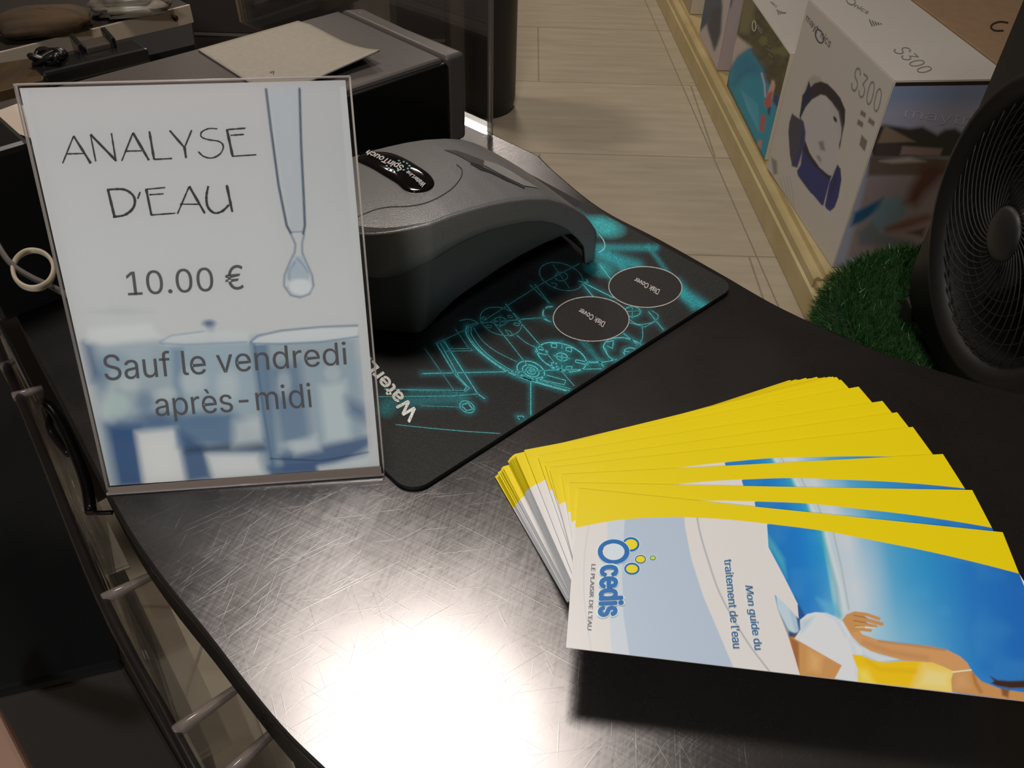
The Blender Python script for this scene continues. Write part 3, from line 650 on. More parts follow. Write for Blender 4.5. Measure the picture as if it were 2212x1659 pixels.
sub.line(kb([(805, 828), (975, 836)]), 1.8, bc((250, 225, 170)), .8, .8)
sub.line(kb([(1620, 1205), (1770, 1188)]), 3, bc((235, 220, 180)), .8)
sub.c[:, 2] *= .93; mk = np.clip(.5 - pm_ / 1.2, 0, 1)[:, None]; pb.c = pb.c * (1 - mk) + sub.c * mk
pb.line(kb([(62, -30), (75, 165), (200, 400), (320, 640)]), 1.6, bc((225, 232, 235)), .8, .8)
# yellow band
band = curve_pts([(1200, 1147), (1243, 1140), (1330, 1124), (1430, 1117.5), (1500, 1118), (1580, 1123), (1655, 1131), (1780, 1147), (1900, 1170), (2000, 1190), (2100, 1213), (2197, 1238), (2260, 1256)], 6)
pb.poly(band + [(2300, 1000), (1200, 1000)], YEL, .6)
mb = MB(); mb.add(P, fs, 0, pb.c)
TB = .0011
def Bq(a, b, z): return bo + bu * a + bv * b + np.array([0, 0, z])
blk = MB().prism([tuple(Bq(a, b, 0)[:2]) for a, b in ((0.0004, .0002), (LB - .0004, .0002), (LB - .0004, WB - .0004), (.0004, WB - .0004))][::-1], BZ - TB, BZ - .00008, 1)
LOGO = bc((14, 100, 164)); LOGOE = bc((205, 228, 240)); LY = bc((228, 204, 20)); TXT = bc((48, 96, 140))
def disc(cx, cy, rx, ry, dz, c, rot=0): blob(mb, ellipse(cx, cy, rx, ry, 40, rot)[::-1], onB(dz), c)
# ring O and bubbles  (kc frame / 3.95)
def kd(x, y): return x / 3.95 + 1200, y / 3.95 + 1100
for (x, y, rx, ry, w) in ((643, 300, 73, 62, 18), (652, 508, 66, 52, 16), (725, 427, 47, 37, 9), (830, 415, 27, 21, 6)):
    cx, cy = kd(x, y); disc(cx, cy, (rx + 5) / 3.95, (ry + 5) / 3.95, .00010, LOGOE); disc(cx, cy, rx / 3.95, ry / 3.95, .00016, LOGO if w > 10 else TXT); disc(cx, cy, (rx - w) / 3.95, (ry - w) / 3.95, .00022, LY if w > 7 else bc((190, 205, 60)))
cx, cy = kd(496, 363); disc(cx, cy, 141 / 3.95, 111 / 3.95, .00028, LOGOE); disc(cx, cy, 136 / 3.95, 106 / 3.95, .00034, LOGO); disc(cx, cy, 93 / 3.95, 71 / 3.95, .0004, bc((205, 213, 218)))
blob(mb, [kd(446, 300), kd(440, 420), kd(400, 363), kd(415, 320)][::-1], onB(.00042), WHT)
q4 = lambda *a: [kd(*p) for p in a]
# lettering runs down the page: TL of the words lies at the upper right
text(mb, 'cedis', q4((582, 470), (580, 905), (360, 918), (382, 478)), onB(.0003), LOGOE, .05)
text(mb, 'cedis', q4((577, 478), (573, 899), (368, 910), (388, 486)), onB(.0006), LOGO, .03)
text(mb, "LE PLAISIR DE L'EAU", q4((343, 470), (308, 1032), (270, 1028), (306, 468)), onB(.0003), bc((100, 100, 104)), 0, True)
text(mb, "traitement de l'eau", q4((1505, 425), (1590, 1185), (1513, 1185), (1437, 430)), onB(.0003), bc((205, 218, 228)), .02)
text(mb, "traitement de l'eau", q4((1505, 425), (1590, 1185), (1513, 1185), (1437, 430)), onB(.00038), TXT, .006)
text(mb, 'Mon guide du', q4((1683, 660), (1770, 1195), (1680, 1200), (1600, 650)), onB(.0003), bc((205, 218, 228)), .02)
text(mb, 'Mon guide du', q4((1683, 660), (1770, 1195), (1680, 1200), (1600, 650)), onB(.00038), TXT, .006)
mw = np.eye(4); mw[:3, 0] = bu; mw[:3, 1] = -bv; mw[:3, 2] = [0, 0, 1]; mw[:3, 3] = bo
cover_m = print_mat('cover_print', .32, .5); page_m = mat('page_block', (222, 216, 205), .6)
cover = mb.build('cover', cover_m, mw=mw)
pages = blk.build('pages', [page_m, page_m], mw=mw)
book0 = empty('booklet', label='topmost booklet of the fan, its whole cover with blue logo and reclining woman visible', cat='booklet', group='booklets fanned out on the counter')
book0.matrix_world = Matrix(mw.tolist())
for o in (cover, pages): o.parent = book0; o.matrix_world = Matrix.Identity(4); o.matrix_parent_inverse = Matrix.Identity(4); o.matrix_basis = Matrix.Identity(4)
# the others: top left corner in the photo, heading, label
fan = [((1229, 1043), .8, 'second booklet of the fan, just beneath the topmost one, blue sliver showing'),
       ((1212, 1025), 6.2, 'third booklet of the fan from the top, yellow band with narrow blue sliver'),
       ((1186, 1010), 10.6, 'fourth booklet from the top of the fan, yellow edge over a blue sliver'),
       ((1176, 1000), 13.0, 'fifth booklet from the top of the fan, mostly plain yellow band showing'),
       ((1161, 984), 14.2, 'sixth booklet from the top of the fan, only its yellow band showing'),
       ((1132, 972), 16.6, 'seventh booklet from the top of the fan, first below the wide steps'),
       ((1112, 981), 19.3, 'eighth booklet from the top of the fan, small yellow step at its far corner')]
nb = 24; dzb = (.034 - .0012) / (nb - 1)
for i in range(1, nb):
    z = BZ - dzb * i
    if i <= len(fan): (x, y), an, lb = fan[i - 1]
    elif i < 16:
        t = (i - 8) / 7; x, y = 1111 - 15 * t, 981 + 15 * t; an = 20.2 + 2.0 * t + random.uniform(-.45, .45); x += random.uniform(-1.5, 1.5)
        lb = 'booklet in the upper tight cluster of left corners, small yellow corner showing'
    else:
        t = (i - 16) / 7; x, y = 1085 - 15 * t, 1008 + 21 * t; an = 23.0 + 2.2 * t + random.uniform(-.45, .45); x += random.uniform(-1.5, 1.5)
        lb = 'booklet in the lowest tight cluster of the fan, its white left edge showing' if i < 23 else 'lowest booklet of the fan, lying directly on the steel counter'
    o = book0.copy(); col.objects.link(o); p = at(x, y, z)
    o.matrix_world = Matrix.Translation(Vector(p)) @ Matrix.Rotation(math.radians(an), 4, 'Z'); o['label'] = lb
    for ch in (cover, pages):
        c = ch.copy(); col.objects.link(c); c.parent = o; c.matrix_parent_inverse = Matrix.Identity(4); c.matrix_basis = Matrix.Identity(4)
#DEVICE
# ================================================================== water tester
DA = at(905, 725, T + .006); DA[2] = ZM; DB = at(1293, 567, T + .004); DB[2] = ZM
du = DB - DA; DL = np.linalg.norm(du); du /= DL; dv = np.array([-du[1], du[0], 0])
dev = empty('water_tester', tuple(DA + du * .06 + dv * .05), label='grey arched tabletop water tester with black glossy badge standing on the printed mat', cat='tester')
def D(s, t, z): return DA + du * s * .001 + dv * t * .001 + np.array([0, 0, z * .001])
fH = lambda s: np.interp(s, [-60, -45, -31, -15, 0, 12, 28, 40, 55, 70, 86, 101, 113, 124, 134, 141, 147, 150, 154], [70, 74, 77, 79, 80, 81, 81.5, 81, 80, 78, 74.5, 69.6, 63, 55.2, 46.5, 38, 29.5, 22, 8])
fM = lambda s: np.interp(s, [-60, -30, -17, -5, 7, 25, 40, 55, 70, 84, 97, 109, 119.5, 130, 137, 139, 141], [47, 47, 47, 49, 53.5, 58.5, 61, 61.3, 59.8, 57.5, 53.6, 47.5, 39.7, 28.5, 19, 14, 4])
fB = lambda s: np.interp(s, [-60, 0, 3, 18, 33, 50, 66, 82, 100, 116, 124.4, 132, 139, 141.6], [5, 5, 6.4, 14, 20, 25.2, 29.5, 32.7, 34.8, 35.2, 34, 27, 17.5, 4])
WD = 100.0
def contour(rl, nose, n=14, inset=0, rr=8):
    """outline in (s, t) mm, counter-clockwise seen from above; rl: corner radius at the nose"""
    i = inset; pts = []
    s_r = DL * 1000 - i
    near = [(s, i) for s in np.linspace(-4 + rl * .55, s_r - rr, 60)]
    pts += near
    for k in range(1, n): a = math.radians(-90 + 90 * k / n); pts.append((s_r - rr + rr * math.cos(a), i + rr + rr * math.sin(a)))
    for t in np.linspace(rr + i, WD - rr - i, 14): pts.append((s_r + 3.5 * (1 - ((t - WD / 2) / (WD / 2 - rr)) ** 2), t))
    for k in range(1, n): a = math.radians(90 * k / n); pts.append((s_r - rr + rr * math.cos(a), WD - i - rr + rr * math.sin(a)))
    pts += [(s, WD - i) for s in np.linspace(s_r - rr, -4 + rl * .55, 40)]
    e = curve_pts([(-4 + rl * .55, WD - i), (-4 - rl * .35 + i * .5, WD - i - rl * .35), (-14 - nose * .7 + i, WD * .70), (-14 - nose + i, WD * .5), (-14 - nose * .7 + i, WD * .30), (-4 - rl * .35 + i * .5, i + rl * .35), (-4 + rl * .55, i)], 12)
    pts += e[1:-1]
    return pts
def ring_mesh(rings, cap=True):
    n = len(rings[0]); vs = [p for r in rings for p in r]; fs = []
    for i in range(len(rings) - 1):
        for j in range(n):
            a, b = i * n, (i + 1) * n; fs.append((a + j, a + (j + 1) % n, b + (j + 1) % n, b + j))
    if cap:
        c = len(vs); vs.append(np.mean(rings[-1], 0)); b = (len(rings) - 1) * n
        fs += [(b + j, b + (j + 1) % n, c) for j in range(n)]
    return vs, fs
CO = contour(30, 26)
cs, ct = 58.0, WD / 2
def dome(s, t): return 5.0 * (1 - ((t - WD / 2) / (WD / 2)) ** 2) * np.clip(np.interp(s, [-50, -30, 100, 150], [.3, 1, 1, .1]), 0, 1)
def shrink(p, k, dx=0):
    return (cs + (p[0] - cs) * k, ct + (p[1] - ct) * k)
def inset_pts(pts, d):
    P = np.array(pts); a = np.roll(P, 1, 0); b = np.roll(P, -1, 0); t = b - a; t /= np.linalg.norm(t, axis=1)[:, None] + 1e-9
    return P + np.stack([-t[:, 1], t[:, 0]], 1) * d
ow = [tuple(p) for p in CO]
R_ = []
def ztop(s): return fH(s)
low = lambda s: fM(s) if s < 139 else 4
i3 = inset_pts(ow, 3.0)
R_.append([D(s, t, min(low(s) + 14, ztop(s) - 4)) for s, t in i3])          # inner lip, inside the wall
R_.append([D(s, t, low(s) + .8) for s, t in i3])
R_.append([D(s, t, low(s)) for s, t in inset_pts(ow, .8)])
R_.append([D(s, t, min(low(s) + .8, ztop(s) - 3)) for s, t in ow])
for f in (.35, .7): R_.append([D(s, t, low(s) + (ztop(s) - 3.2 - low(s)) * f) for s, t in ow])
bv_ = 1.8
for k in range(0, 6):
    a = math.radians(90 * k / 5); q = inset_pts(ow, bv_ * (1 - math.cos(a)))
    R_.append([D(s, t, ztop(s0_) - bv_ + bv_ * math.sin(a)) for (s, t), (s0_, _) in zip(q, ow)])
q0 = inset_pts(ow, bv_)
for k in [.995, .985] + list(np.linspace(.95, .05, 14)):
    r_ = []
    for p, o_ in zip(q0, ow):
        s, t = shrink(p, k); r_.append(D(s, t, ztop(s) + dome(s, t) - 0))
    R_.append(r_)
vs, fs = ring_mesh(R_)
shell_m = mat('grey_textured_plastic', (104, 103, 103), .34, spec=.8); noise_bump(shell_m, 1500, .45, .0005, 2)
mb = MB(); mb.add(vs, fs, 0, smooth=True); shell = mb.build('upper_shell', shell_m, dev, mw=np.eye(4))
bvh = BVHTree.FromPolygons([Vector(v) for v in vs], fs)
# base: dark lower body with pointed corner and arches
CB = contour(10, 24, inset=1.0, rr=6)
CBo = []
for s, t in CB: CBo.append((s, t))
def flare(p, k):   # the lower edge steps outwards near the pointed corner
    s, t = p; w = max(0, 1 - abs(s - 2) / 26) if t < 30 else 0
    return (s + 3 * w * k, t - 1.6 * w * k)
rb = []
zb = lambda s: fB(s) if s < 139 else 4
zm = lambda s: (fM(s) + 2.5) if s < 134 else 22
i4 = inset_pts(CB, 3)
roof = lambda s: float(np.interp(s, [-60, 0, 20, 100, 130, 150], [30, 30, 60, 58, 38, 12]))
CT = [tuple(p) for p in inset_pts(CO, 1.0)]
rb.append([D(s, t, min(zm(s), fH(s) - 6)) for s, t in CT])
rb.append([D(*(np.array(flare((s, t), .5)) * .45 + np.array(c_) * .55), (zb(s) + zm(s)) / 2 if s < 138 else 16) for (s, t), c_ in zip(CB, CT)])
rb.append([D(*flare((s, t), 1), zb(s) + 1) for s, t in CB])
rb.append([D(*flare((s, t), .8), zb(s)) for s, t in inset_pts(CB, .8)])
rb.append([D(s, t, zb(s)) for s, t in i4])
rb.append([D(s, t, max(zb(s) + 1, min(roof(s), fH(s) - 9))) for s, t in i4])
for k in (.8, .5, .1): rb.append([D(*shrink((s, t), k), max(zb(s) + 1, min(roof(shrink((s, t), k)[0]), fH(shrink((s, t), k)[0]) - 9))) for s, t in i4])
vs2, fs2 = ring_mesh(rb); fs2 = [f[::-1] for f in fs2]
base_m = mat('dark_grey_plastic', (66, 69, 69), .5, spec=.35); noise_bump(base_m, 1500, .3, .0003, 2)
mb = MB(); mb.add(vs2, fs2, 0, smooth=True); mb.build('base_shell', base_m, dev, mw=np.eye(4))
# battery tray under the nose: closes the front
mb = MB(); fr = [D(s, t, 0) for s, t in ((6, 6), (24, 12), (24, 88), (6, 94), (-20, 80), (-28, 50), (-20, 22))]
mb.prism([(p[0], p[1]) for p in fr], ZM, ZM + .030); mb.build('rubber_foot', mat('black_foot', (14, 14, 14), .7), dev)
def onD(h):
    def f(x, y):
        d = ray(x, y); d = d / np.linalg.norm(d); hit = bvh.ray_cast(Vector(CAM), Vector(d))
        if hit[0] is None:
            n_ = bvh.find_nearest(Vector(CAM + d * .5)); hit = n_
        nn = hit[1]
        if nn.dot(Vector(d)) > 0: nn = -nn
        return np.array(hit[0] + nn * h)
    return f
kD = lambda p: scaled(p, 3.53, 760, 290)
blackm = mat('seam_black', (10, 10, 10), .6)
mb = MB()
seam = curve_pts([(768, 471), (790, 461), (815, 452), (845, 447), (880, 446), (915, 440), (945, 428), (972, 411), (988, 395), (997, 380), (997, 366), (986, 356)], 8)
ribbon(mb, seam, [1.0 + .8 * min(1, i / 30) for i in range(len(seam))], onD(.0003), (0, 0, 0))
mb.build('lid_seam', blackm, dev)
mb = MB(); ribbon(mb, kD([(905, 225), (985, 262), (1060, 290), (1180, 350), (1315, 414)]), [3.5, 8, 5.5, 5, 2.5], onD(.0004), (0, 0, 0)); 
mb.build('hinge_slot', blackm, dev)
mb = MB()
rec = kD([(700, 122), (800, 128), (900, 160), (1005, 205), (1000, 250), (900, 215), (800, 160)])
blob(mb, rec, onD(.0005), (0, 0, 0)); mb.build('hinge_recess', mat('hinge_grey', (62, 59, 57), .5), dev)
mb = MB(); fl = kD([(1010, 205), (1100, 232), (1200, 285), (1300, 345), (1420, 415), (1310, 398), (1150, 320), (1005, 240)])
blob(mb, fl, onD(.0007), (0, 0, 0)); mb.build('hinge_flap', mat('flap_grey', (132, 130, 128), .4), dev)
# badge
bo_ = curve_pts(kD([(42, 195), (60, 165), (105, 150), (190, 141), (290, 150), (400, 190), (520, 260), (590, 310), (628, 365), (615, 410), (560, 440), (470, 447), (400, 425), (340, 375), (250, 320), (150, 260), (75, 225), (48, 212)]), 6, True)
cen_ = np.mean(np.array(bo_), 0)
mb = MB(); rings = []
for k, h in ((1.0, .0002), (.985, .0009), (.94, .0014), (.7, .0019), (.4, .0021), (.1, .0022)):
    rings.append([onD(h)(*(cen_ + (np.array(p) - cen_) * k)) for p in bo_])
v3, f3 = ring_mesh(rings); mb.add(v3, f3, 0, smooth=True); bdg = mb.build('badge', mat('badge_gloss', (14, 12, 12), .08, spec=.6), dev)
mb = MB(); hb = onD(.0025)
text(mb, 'SpinTouch', kD([(418, 300), (110, 135), (106, 175), (360, 290)])[0:4], hb, lin((205, 205, 205)), .0)
mb.v.clear(); mb.f.clear(); mb.m.clear(); mb.c.clear(); mb.sm.clear()
text(mb, 'SpinTouch', [kD([p])[0] for p in ((372, 308), (100, 175), (150, 142), (412, 262))], hb, lin((205, 205, 205)), .02)
text(mb, 'WaterLink', [kD([p])[0] for p in ((535, 430), (410, 315), (432, 304), (568, 405))], hb, lin((195, 195, 195)), .02)
for i, (x, y) in enumerate([(270, 268), (285, 287), (315, 300), (355, 305), (398, 299), (428, 290), (440, 268), (422, 250), (398, 238), (362, 230), (428, 318)]):
    blob(mb, ellipse(*kD([(x, y)])[0], 2.6, 1.8, 12), hb, lin((110, 170, 190)))
blob(mb, ellipse(*kD([(276, 244)])[0], 2.8, 1.8, 12), hb, lin((200, 60, 90)))
mb.build('badge_lettering', print_mat('badge_print', .3), bdg)
#REST
# ================================================================== cash drawer and envelope
HB = .078
A0 = np.array([-.047, .704]); fd = np.array([-.276, -.274]); fd /= np.linalg.norm(fd); bd = np.array([fd[1], -fd[0]]); bd = -bd if bd[1] < 0 else bd
def Q2(a, b): return tuple(A0 + fd * a + bd * b)
drw = empty('cash_drawer', (*Q2(.19, .08), T), label='low wide dark grey cash drawer with black front, an envelope lying on top', cat='cash drawer')
dk = mat('drawer_grey', (74, 67, 64), .36, spec=.5); noise_bump(dk, 900, .2, .0003)
LW, DW = .335, .152
MB().prism([Q2(.022, .002), Q2(.022, DW), Q2(LW, DW), Q2(LW, .002)], T + .003, T + HB).build('housing', dk, drw, bevel=.003)
MB().prism([Q2(0, 0), Q2(.003, DW * .5), Q2(0.001, DW - .01), Q2(.0205, DW), Q2(.0205, 0)], T + .001, T + HB + .0005).build('side_frame', mat('drawer_side', (84, 76, 72), .35), drw, bevel=.004, seg=4)
MB().prism([Q2(.022, -.003), Q2(.022, .004), Q2(LW, .004), Q2(LW, -.003)], T + .003, T + HB - .003).build('front_panel', mat('drawer_black', (9, 9, 9), .3, spec=.3), drw, bevel=.002)
MB().prism([Q2(.165, -.006), Q2(.165, -.002), Q2(.19, -.002), Q2(.19, -.006)], T + .03, T + .055).build('lock', mat('lock_metal', (90, 88, 86), .3, 1), drw, bevel=.001)
ZE = T + HB + .0012
ev = [at(428, 108, ZE), at(652, 44, ZE), at(822, 133, ZE)]; ev.append(ev[0] + ev[2] - ev[1])
n = 24; vs = []
for i in range(n + 1):
    for j in range(n + 1):
        a, b = i / n, j / n
        p = (ev[0] * (1 - a) + ev[1] * a) * (1 - b) + (ev[3] * (1 - a) + ev[2] * a) * b
        if a > .9 and b < .12: p = p - (ev[1] - ev[0]) * .5 * (a - .9) * (1 - b / .12) * .8
        p = p + np.array([0, 0, .009 * max(0, (b - .45) / .55) ** 2 * max(0, a - .0) ** 1.0])
        vs.append(p)
fs = [(i * (n + 1) + j, (i + 1) * (n + 1) + j, (i + 1) * (n + 1) + j + 1, i * (n + 1) + j + 1) for i in range(n) for j in range(n)]
mb = MB(); mb.add(vs, fs, 0, smooth=True)
env = mb.build('envelope', noise_colour(mat('kraft_white_paper', rough=.75), 200, (146, 138, 125), (152, 143, 130)), label='plain off-white envelope lying on the cash drawer with one corner curling up', cat='envelope')
sm_ = env.modifiers.new('thick', 'SOLIDIFY'); sm_.thickness = .0014; sm_.offset = 0
mb = MB(); ribbon(mb, [(583, 156), (592, 153), (590, 160)], 1.5, lambda x, y: at(x, y, ZE + .0018), (0, 0, 0)); mb.build('pen_mark', mat('pen', (70, 66, 62), .8), env)

# ================================================================== acrylic screen at the counter end
gR = np.array([-.022, .71]); gd = np.array([-.74, .67]); gd /= np.linalg.norm(gd); gn = np.array([gd[1], -gd[0]])
gR = gR + gd * .004
scr = empty('acrylic_screen', (*gR, T), label='tall clear acrylic protective screen standing on the counter behind the cash drawer', cat='screen')
def G(a, b, z): return np.array([*(gR + gd * a + gn * b), z])
MB().slab([G(0, 0, T + .001), G(.4, 0, T + .001), G(.4, 0, T + .62), G(0, 0, T + .62)], .004).build('panel', clear_mat('screen_clear', (.93, .93, .93), .07), scr)
MB().tube([G(0, -.002, T + .001), G(0, -.002, T + .62)], .0026).build('polished_edge', edge_mat('screen_edge', (120, 110, 104), .35), scr)
MB().tube([G(.4, -.002, T + .001), G(.4, -.002, T + .62)], .0016).build('polished_edge', edge_mat('screen_edge_far', (190, 170, 150), .2), scr)

# ================================================================== behind the counter
bin_m = mat('bin_black', (30, 29, 29), .45)
cy = at(1036, 262, 0); cyc = cy + np.array([0, .125, 0])
mb = MB(); mb.lathe((cyc[0], cyc[1], 0), (0, 0, 1), (1, 0, 0), [(0, .0), (.108, .0), (.118, .012), (.122, .03), (.124, .05), (.126, .9), (.132, .91), (.132, .93), (.118, .94), (.112, .90), (.108, .5), (0, .5)], 64)
mb.build('waste_bin', bin_m, label='tall round black bin standing on the tiles behind the acrylic screen', cat='bin')
# dark cabinet
kx = at(972, 100, .5)
cab = empty('cupboard', (-1.0, 2.35, 0), label='wide dark brown cupboard behind the counter, beside the round black bin', cat='cupboard')
x1 = CAM[0] + (at(972, 60, .6) - CAM)[0] * (1.0); ycab = at(972, 60, .6)[1]
cm = mat('cabinet_brown', (58, 50, 46), .5)
MB().prism([(-2.6, ycab), (x1, ycab), (x1, ycab + .5), (-2.6, ycab + .5)], 0, .9).build('body', cm, cab)
for i in range(3):
    xa = x1 - .01 - i * .62; MB().prism([(xa - .6, ycab - .018), (xa, ycab - .018), (xa, ycab - .001), (xa - .6, ycab - .001)], .06, .572).build('door', cm, cab, bevel=.002)
    MB().prism([(xa - .6, ycab - .018), (xa, ycab - .018), (xa, ycab - .001), (xa - .6, ycab - .001)], .58, .86).build('drawer_front', cm, cab, bevel=.002)
MB().prism([(x1 - 1.9, ycab - .02), (x1 - .01, ycab - .02), (x1 - .01, ycab - .016), (x1 - 1.9, ycab - .016)], .573, .579).build('rail', mat('rail', (150, 140, 130), .4, .6), cab)
# dark carpet-like floor area behind the counter
mb = MB().prism([(-2.6, 1.25), (-.45, 1.25), (-.24, 1.5), (-.24, 2.0), (-2.6, 2.0)], 0.0, .012)
mb.build('floor_rug', noise_colour(mat('rug', rough=.9), 30, (38, 33, 30), (54, 47, 42)), label='dark brown floor mat behind the counter reaching the cupboard', cat='rug')
# side desk with aluminium edge
ZD = .86
dA, dB = at(-40, 122, ZD), at(408, 10, ZD); dd = (dB - dA); dd[2] = 0; dd /= np.linalg.norm(dd); dn_ = np.array([-dd[1], dd[0], 0])
desk = empty('side_desk', tuple(dB + dn_ * .2 - np.array([0, 0, ZD])), label='dark side desk with brushed aluminium front edge at the upper left', cat='desk')
dL_ = np.linalg.norm(dB - dA)
def K(a, b, z): p = dA + dd * a + dn_ * b; return np.array([p[0], p[1], z])
MB().prism([tuple(K(a, b, 0)[:2]) for a, b in ((-.3, 0), (dL_, 0), (dL_, .5), (-.3, .5))], ZD - .02, ZD).build('desk_top', mat('desk_dark', (42, 36, 33), .5), desk)
al = mat('aluminium', (205, 188, 168), .4, .5)
MB().prism([tuple(K(a, b, 0)[:2]) for a, b in ((-.3, -.004), (dL_, -.004), (dL_, 0), (-.3, 0))], ZD - .026, ZD + .001).build('edge_profile', al, desk, bevel=.001)
sb_ = K(dL_ - .03, -.006, ZD - .012)
mb = MB(); mb.lathe(sb_, -dn_ * 1.0, dd, [(0, 0), (.004, 0), (.0045, .001), (0, .002)], 16); mb.build('screw', mat('screw_dark', (50, 38, 26), .5, .6), desk)
MB().prism([tuple(K(a, b, 0)[:2]) for a, b in ((-.3, .012), (dL_ - .005, .012), (dL_ - .005, .48), (-.3, .48))], 0.0, ZD - .022).build('front_board', mat('desk_board', (44, 38, 36), .5), desk)
lsh = [at(x, y, .904) for x, y in ((-30, 207), (92, 174), (420, 96), (414, 50), (-30, 152))]
low = empty('low_shelf', (*np.mean([p[:2] for p in lsh], 0), 0), label='narrow dark shelf under the black clamp, in front of the aluminium edged desk', cat='shelf')
MB().prism([(p[0], p[1]) for p in lsh], .884, .904).build('lower_shelf', mat('shelf_dark', (24, 21, 20), .7, spec=.2), low)
MB().prism([(p[0] * .96 + lsh[0][0] * .04, p[1]) for p in lsh][:3] + [(lsh[2][0], lsh[2][1] + .01), (lsh[0][0], lsh[0][1] + .01)], 0.0, .883).build('shelf_support', mat('support_dark', (30, 27, 26), .6), low)
# things on the side desk
def lump(name, c, sx, sy, sz, m, rot=0, amp=.15, seed=0, **kw):
    vs = []; fs = []; nu, nv = 20, 12
    for i in range(nv + 1):
        ph = math.pi * i / nv
        for j in range(nu):
            th_ = 2 * math.pi * j / nu
            sx_ = np.sign(math.cos(th_)) * abs(math.cos(th_)) ** .6; sy_ = np.sign(math.sin(th_)) * abs(math.sin(th_)) ** .6
            f = 1 + amp * (vnoise(np.array([th_ * 3 + 5]), np.array([ph * 4]), 1, seed)[0] - .5) * 2
            x, y, z = sx * sx_ * math.sin(ph) ** .6 * f, sy * sy_ * math.sin(ph) ** .6 * f, sz * (-math.cos(ph)) * (f if ph > 1.2 else 1)
            k = math.radians(rot); vs.append((c[0] + x * math.cos(k) - y * math.sin(k), c[1] + x * math.sin(k) + y * math.cos(k), c[2] + sz + z))
    for i in range(nv):
        for j in range(nu): fs.append((i * nu + j, i * nu + (j + 1) % nu, (i + 1) * nu + (j + 1) % nu, (i + 1) * nu + j))
    mb = MB(); mb.add(vs, fs, 0, smooth=True); return mb.build(name, m, **kw)
c_ = at(85, 62, ZD + .02); lump('cloth_bag', (c_[0] - .01, c_[1] + .035, ZD), .062, .035, .018, noise_colour(mat('ochre_cloth', rough=.8), 14, (52, 38, 22), (78, 56, 32), stretch=(1, 4, 1)), 20, .12, 3, label='ochre brown cloth bag on the side desk at the upper left', cat='bag')
c_ = at(250, 22, ZD + .02); lump('plastic_bag', (c_[0] + .005, c_[1] + .04, ZD), .055, .03, .018, noise_colour(mat('milky_plastic', rough=.3), 20, (96, 88, 78), (150, 140, 124)), 15, .3, 8, label='crumpled milky white plastic bag on the side desk', cat='bag')
# charger blocks left of the drawer
adm = mat('adapter_black', (22, 20, 20), .28, spec=.6)
ZA = T + .0
def blockat(name, px, quad_w, quad_d, h, rot, z0, m, **kw):
    p = at(px[0], px[1], z0); k = math.radians(rot); ux, uy = np.array([math.cos(k), math.sin(k)]), np.array([-math.sin(k), math.cos(k)])
    pts = [tuple(p[:2] + ux * a + uy * b) for a, b in ((-quad_w, -quad_d), (quad_w, -quad_d), (quad_w, quad_d), (-quad_w, quad_d))]
    return MB().prism(pts, z0, z0 + h).build(name, m, **kw)
tray_r = at(215, 150, .93); 
clip = empty('cable_clamp', tuple(tray_r), label='black plastic clamp with two raised straps behind the sign', cat='clamp')
k_ = math.radians(42)
blockat('body', (205, 152), .062, .020, .018, 42, .9055, adm, parent=clip, bevel=.004)
blockat('strap', (180, 138), .003, .021, .030, 36, .9055, adm, parent=clip, bevel=.0012)
blockat('strap', (248, 124), .003, .021, .030, 36, .9055, adm, parent=clip, bevel=.0012)
blockat('cover_plate', (222, 132), .018, .014, .024, 42, .9055, mat('clamp_grey', (70, 62, 56), .3), parent=clip, bevel=.002)
knot = MB(); pk = at(110, 140, .921)
knot.tube([pk + np.array([.016 * math.cos(t * 2.3), .010 * math.sin(t * 1.7), .008 + .006 * math.sin(t * 3.1)]) for t in np.linspace(0, 12, 90)], .0032, 7)
knot.build('cable_bundle', adm, label='tangled black cable bundle beside the black clamp', cat='cable')
# shelf they lie on: amber wooden board
pA = [at(-30, 205, .92), at(92, 172, .92), at(110, 118, .92), at(-30, 140, .92)]
MB().prism([(p[0], p[1]) for p in pA][::1], .905, .92).build('wooden_board', noise_colour(mat('amber_wood', rough=.45), 10, (50, 38, 24), (70, 52, 30), stretch=(6, 1, 1)), label='narrow amber wooden board below the black clamp at the left', cat='board', bevel=.001)
# paper under the sign's left shoulder
zp = T + HB + .004; pp = [at(-40, 252, zp), at(36, 224, zp), at(100, 240, zp), at(100, 310, zp), at(0, 275, zp)]
MB().prism([(p[0], p[1]) for p in pp[:5]][::-1], zp - .003, zp).build('paper_sheet', mat('paper_grey', (190, 176, 162), .7), label='pale paper corner sticking out left of the sign', cat='paper')
# black machine left of the drawer
bmA, bmB = at(0, 268, 1.06), at(120, 345, 1.06)
zt = 1.075
mP = np.array([-.292, .461])
MB().prism([tuple(mP), tuple(mP + fd * .058), tuple(mP + fd * .058 + bd * .2), tuple(mP + bd * .2)][::-1], T + .0005, zt).build(
    'office_machine', mat('machine_black', (13, 13, 13), .35, spec=.4), label='black boxy office machine at the left behind the sign, cable loop before it', cat='machine', bevel=.004)
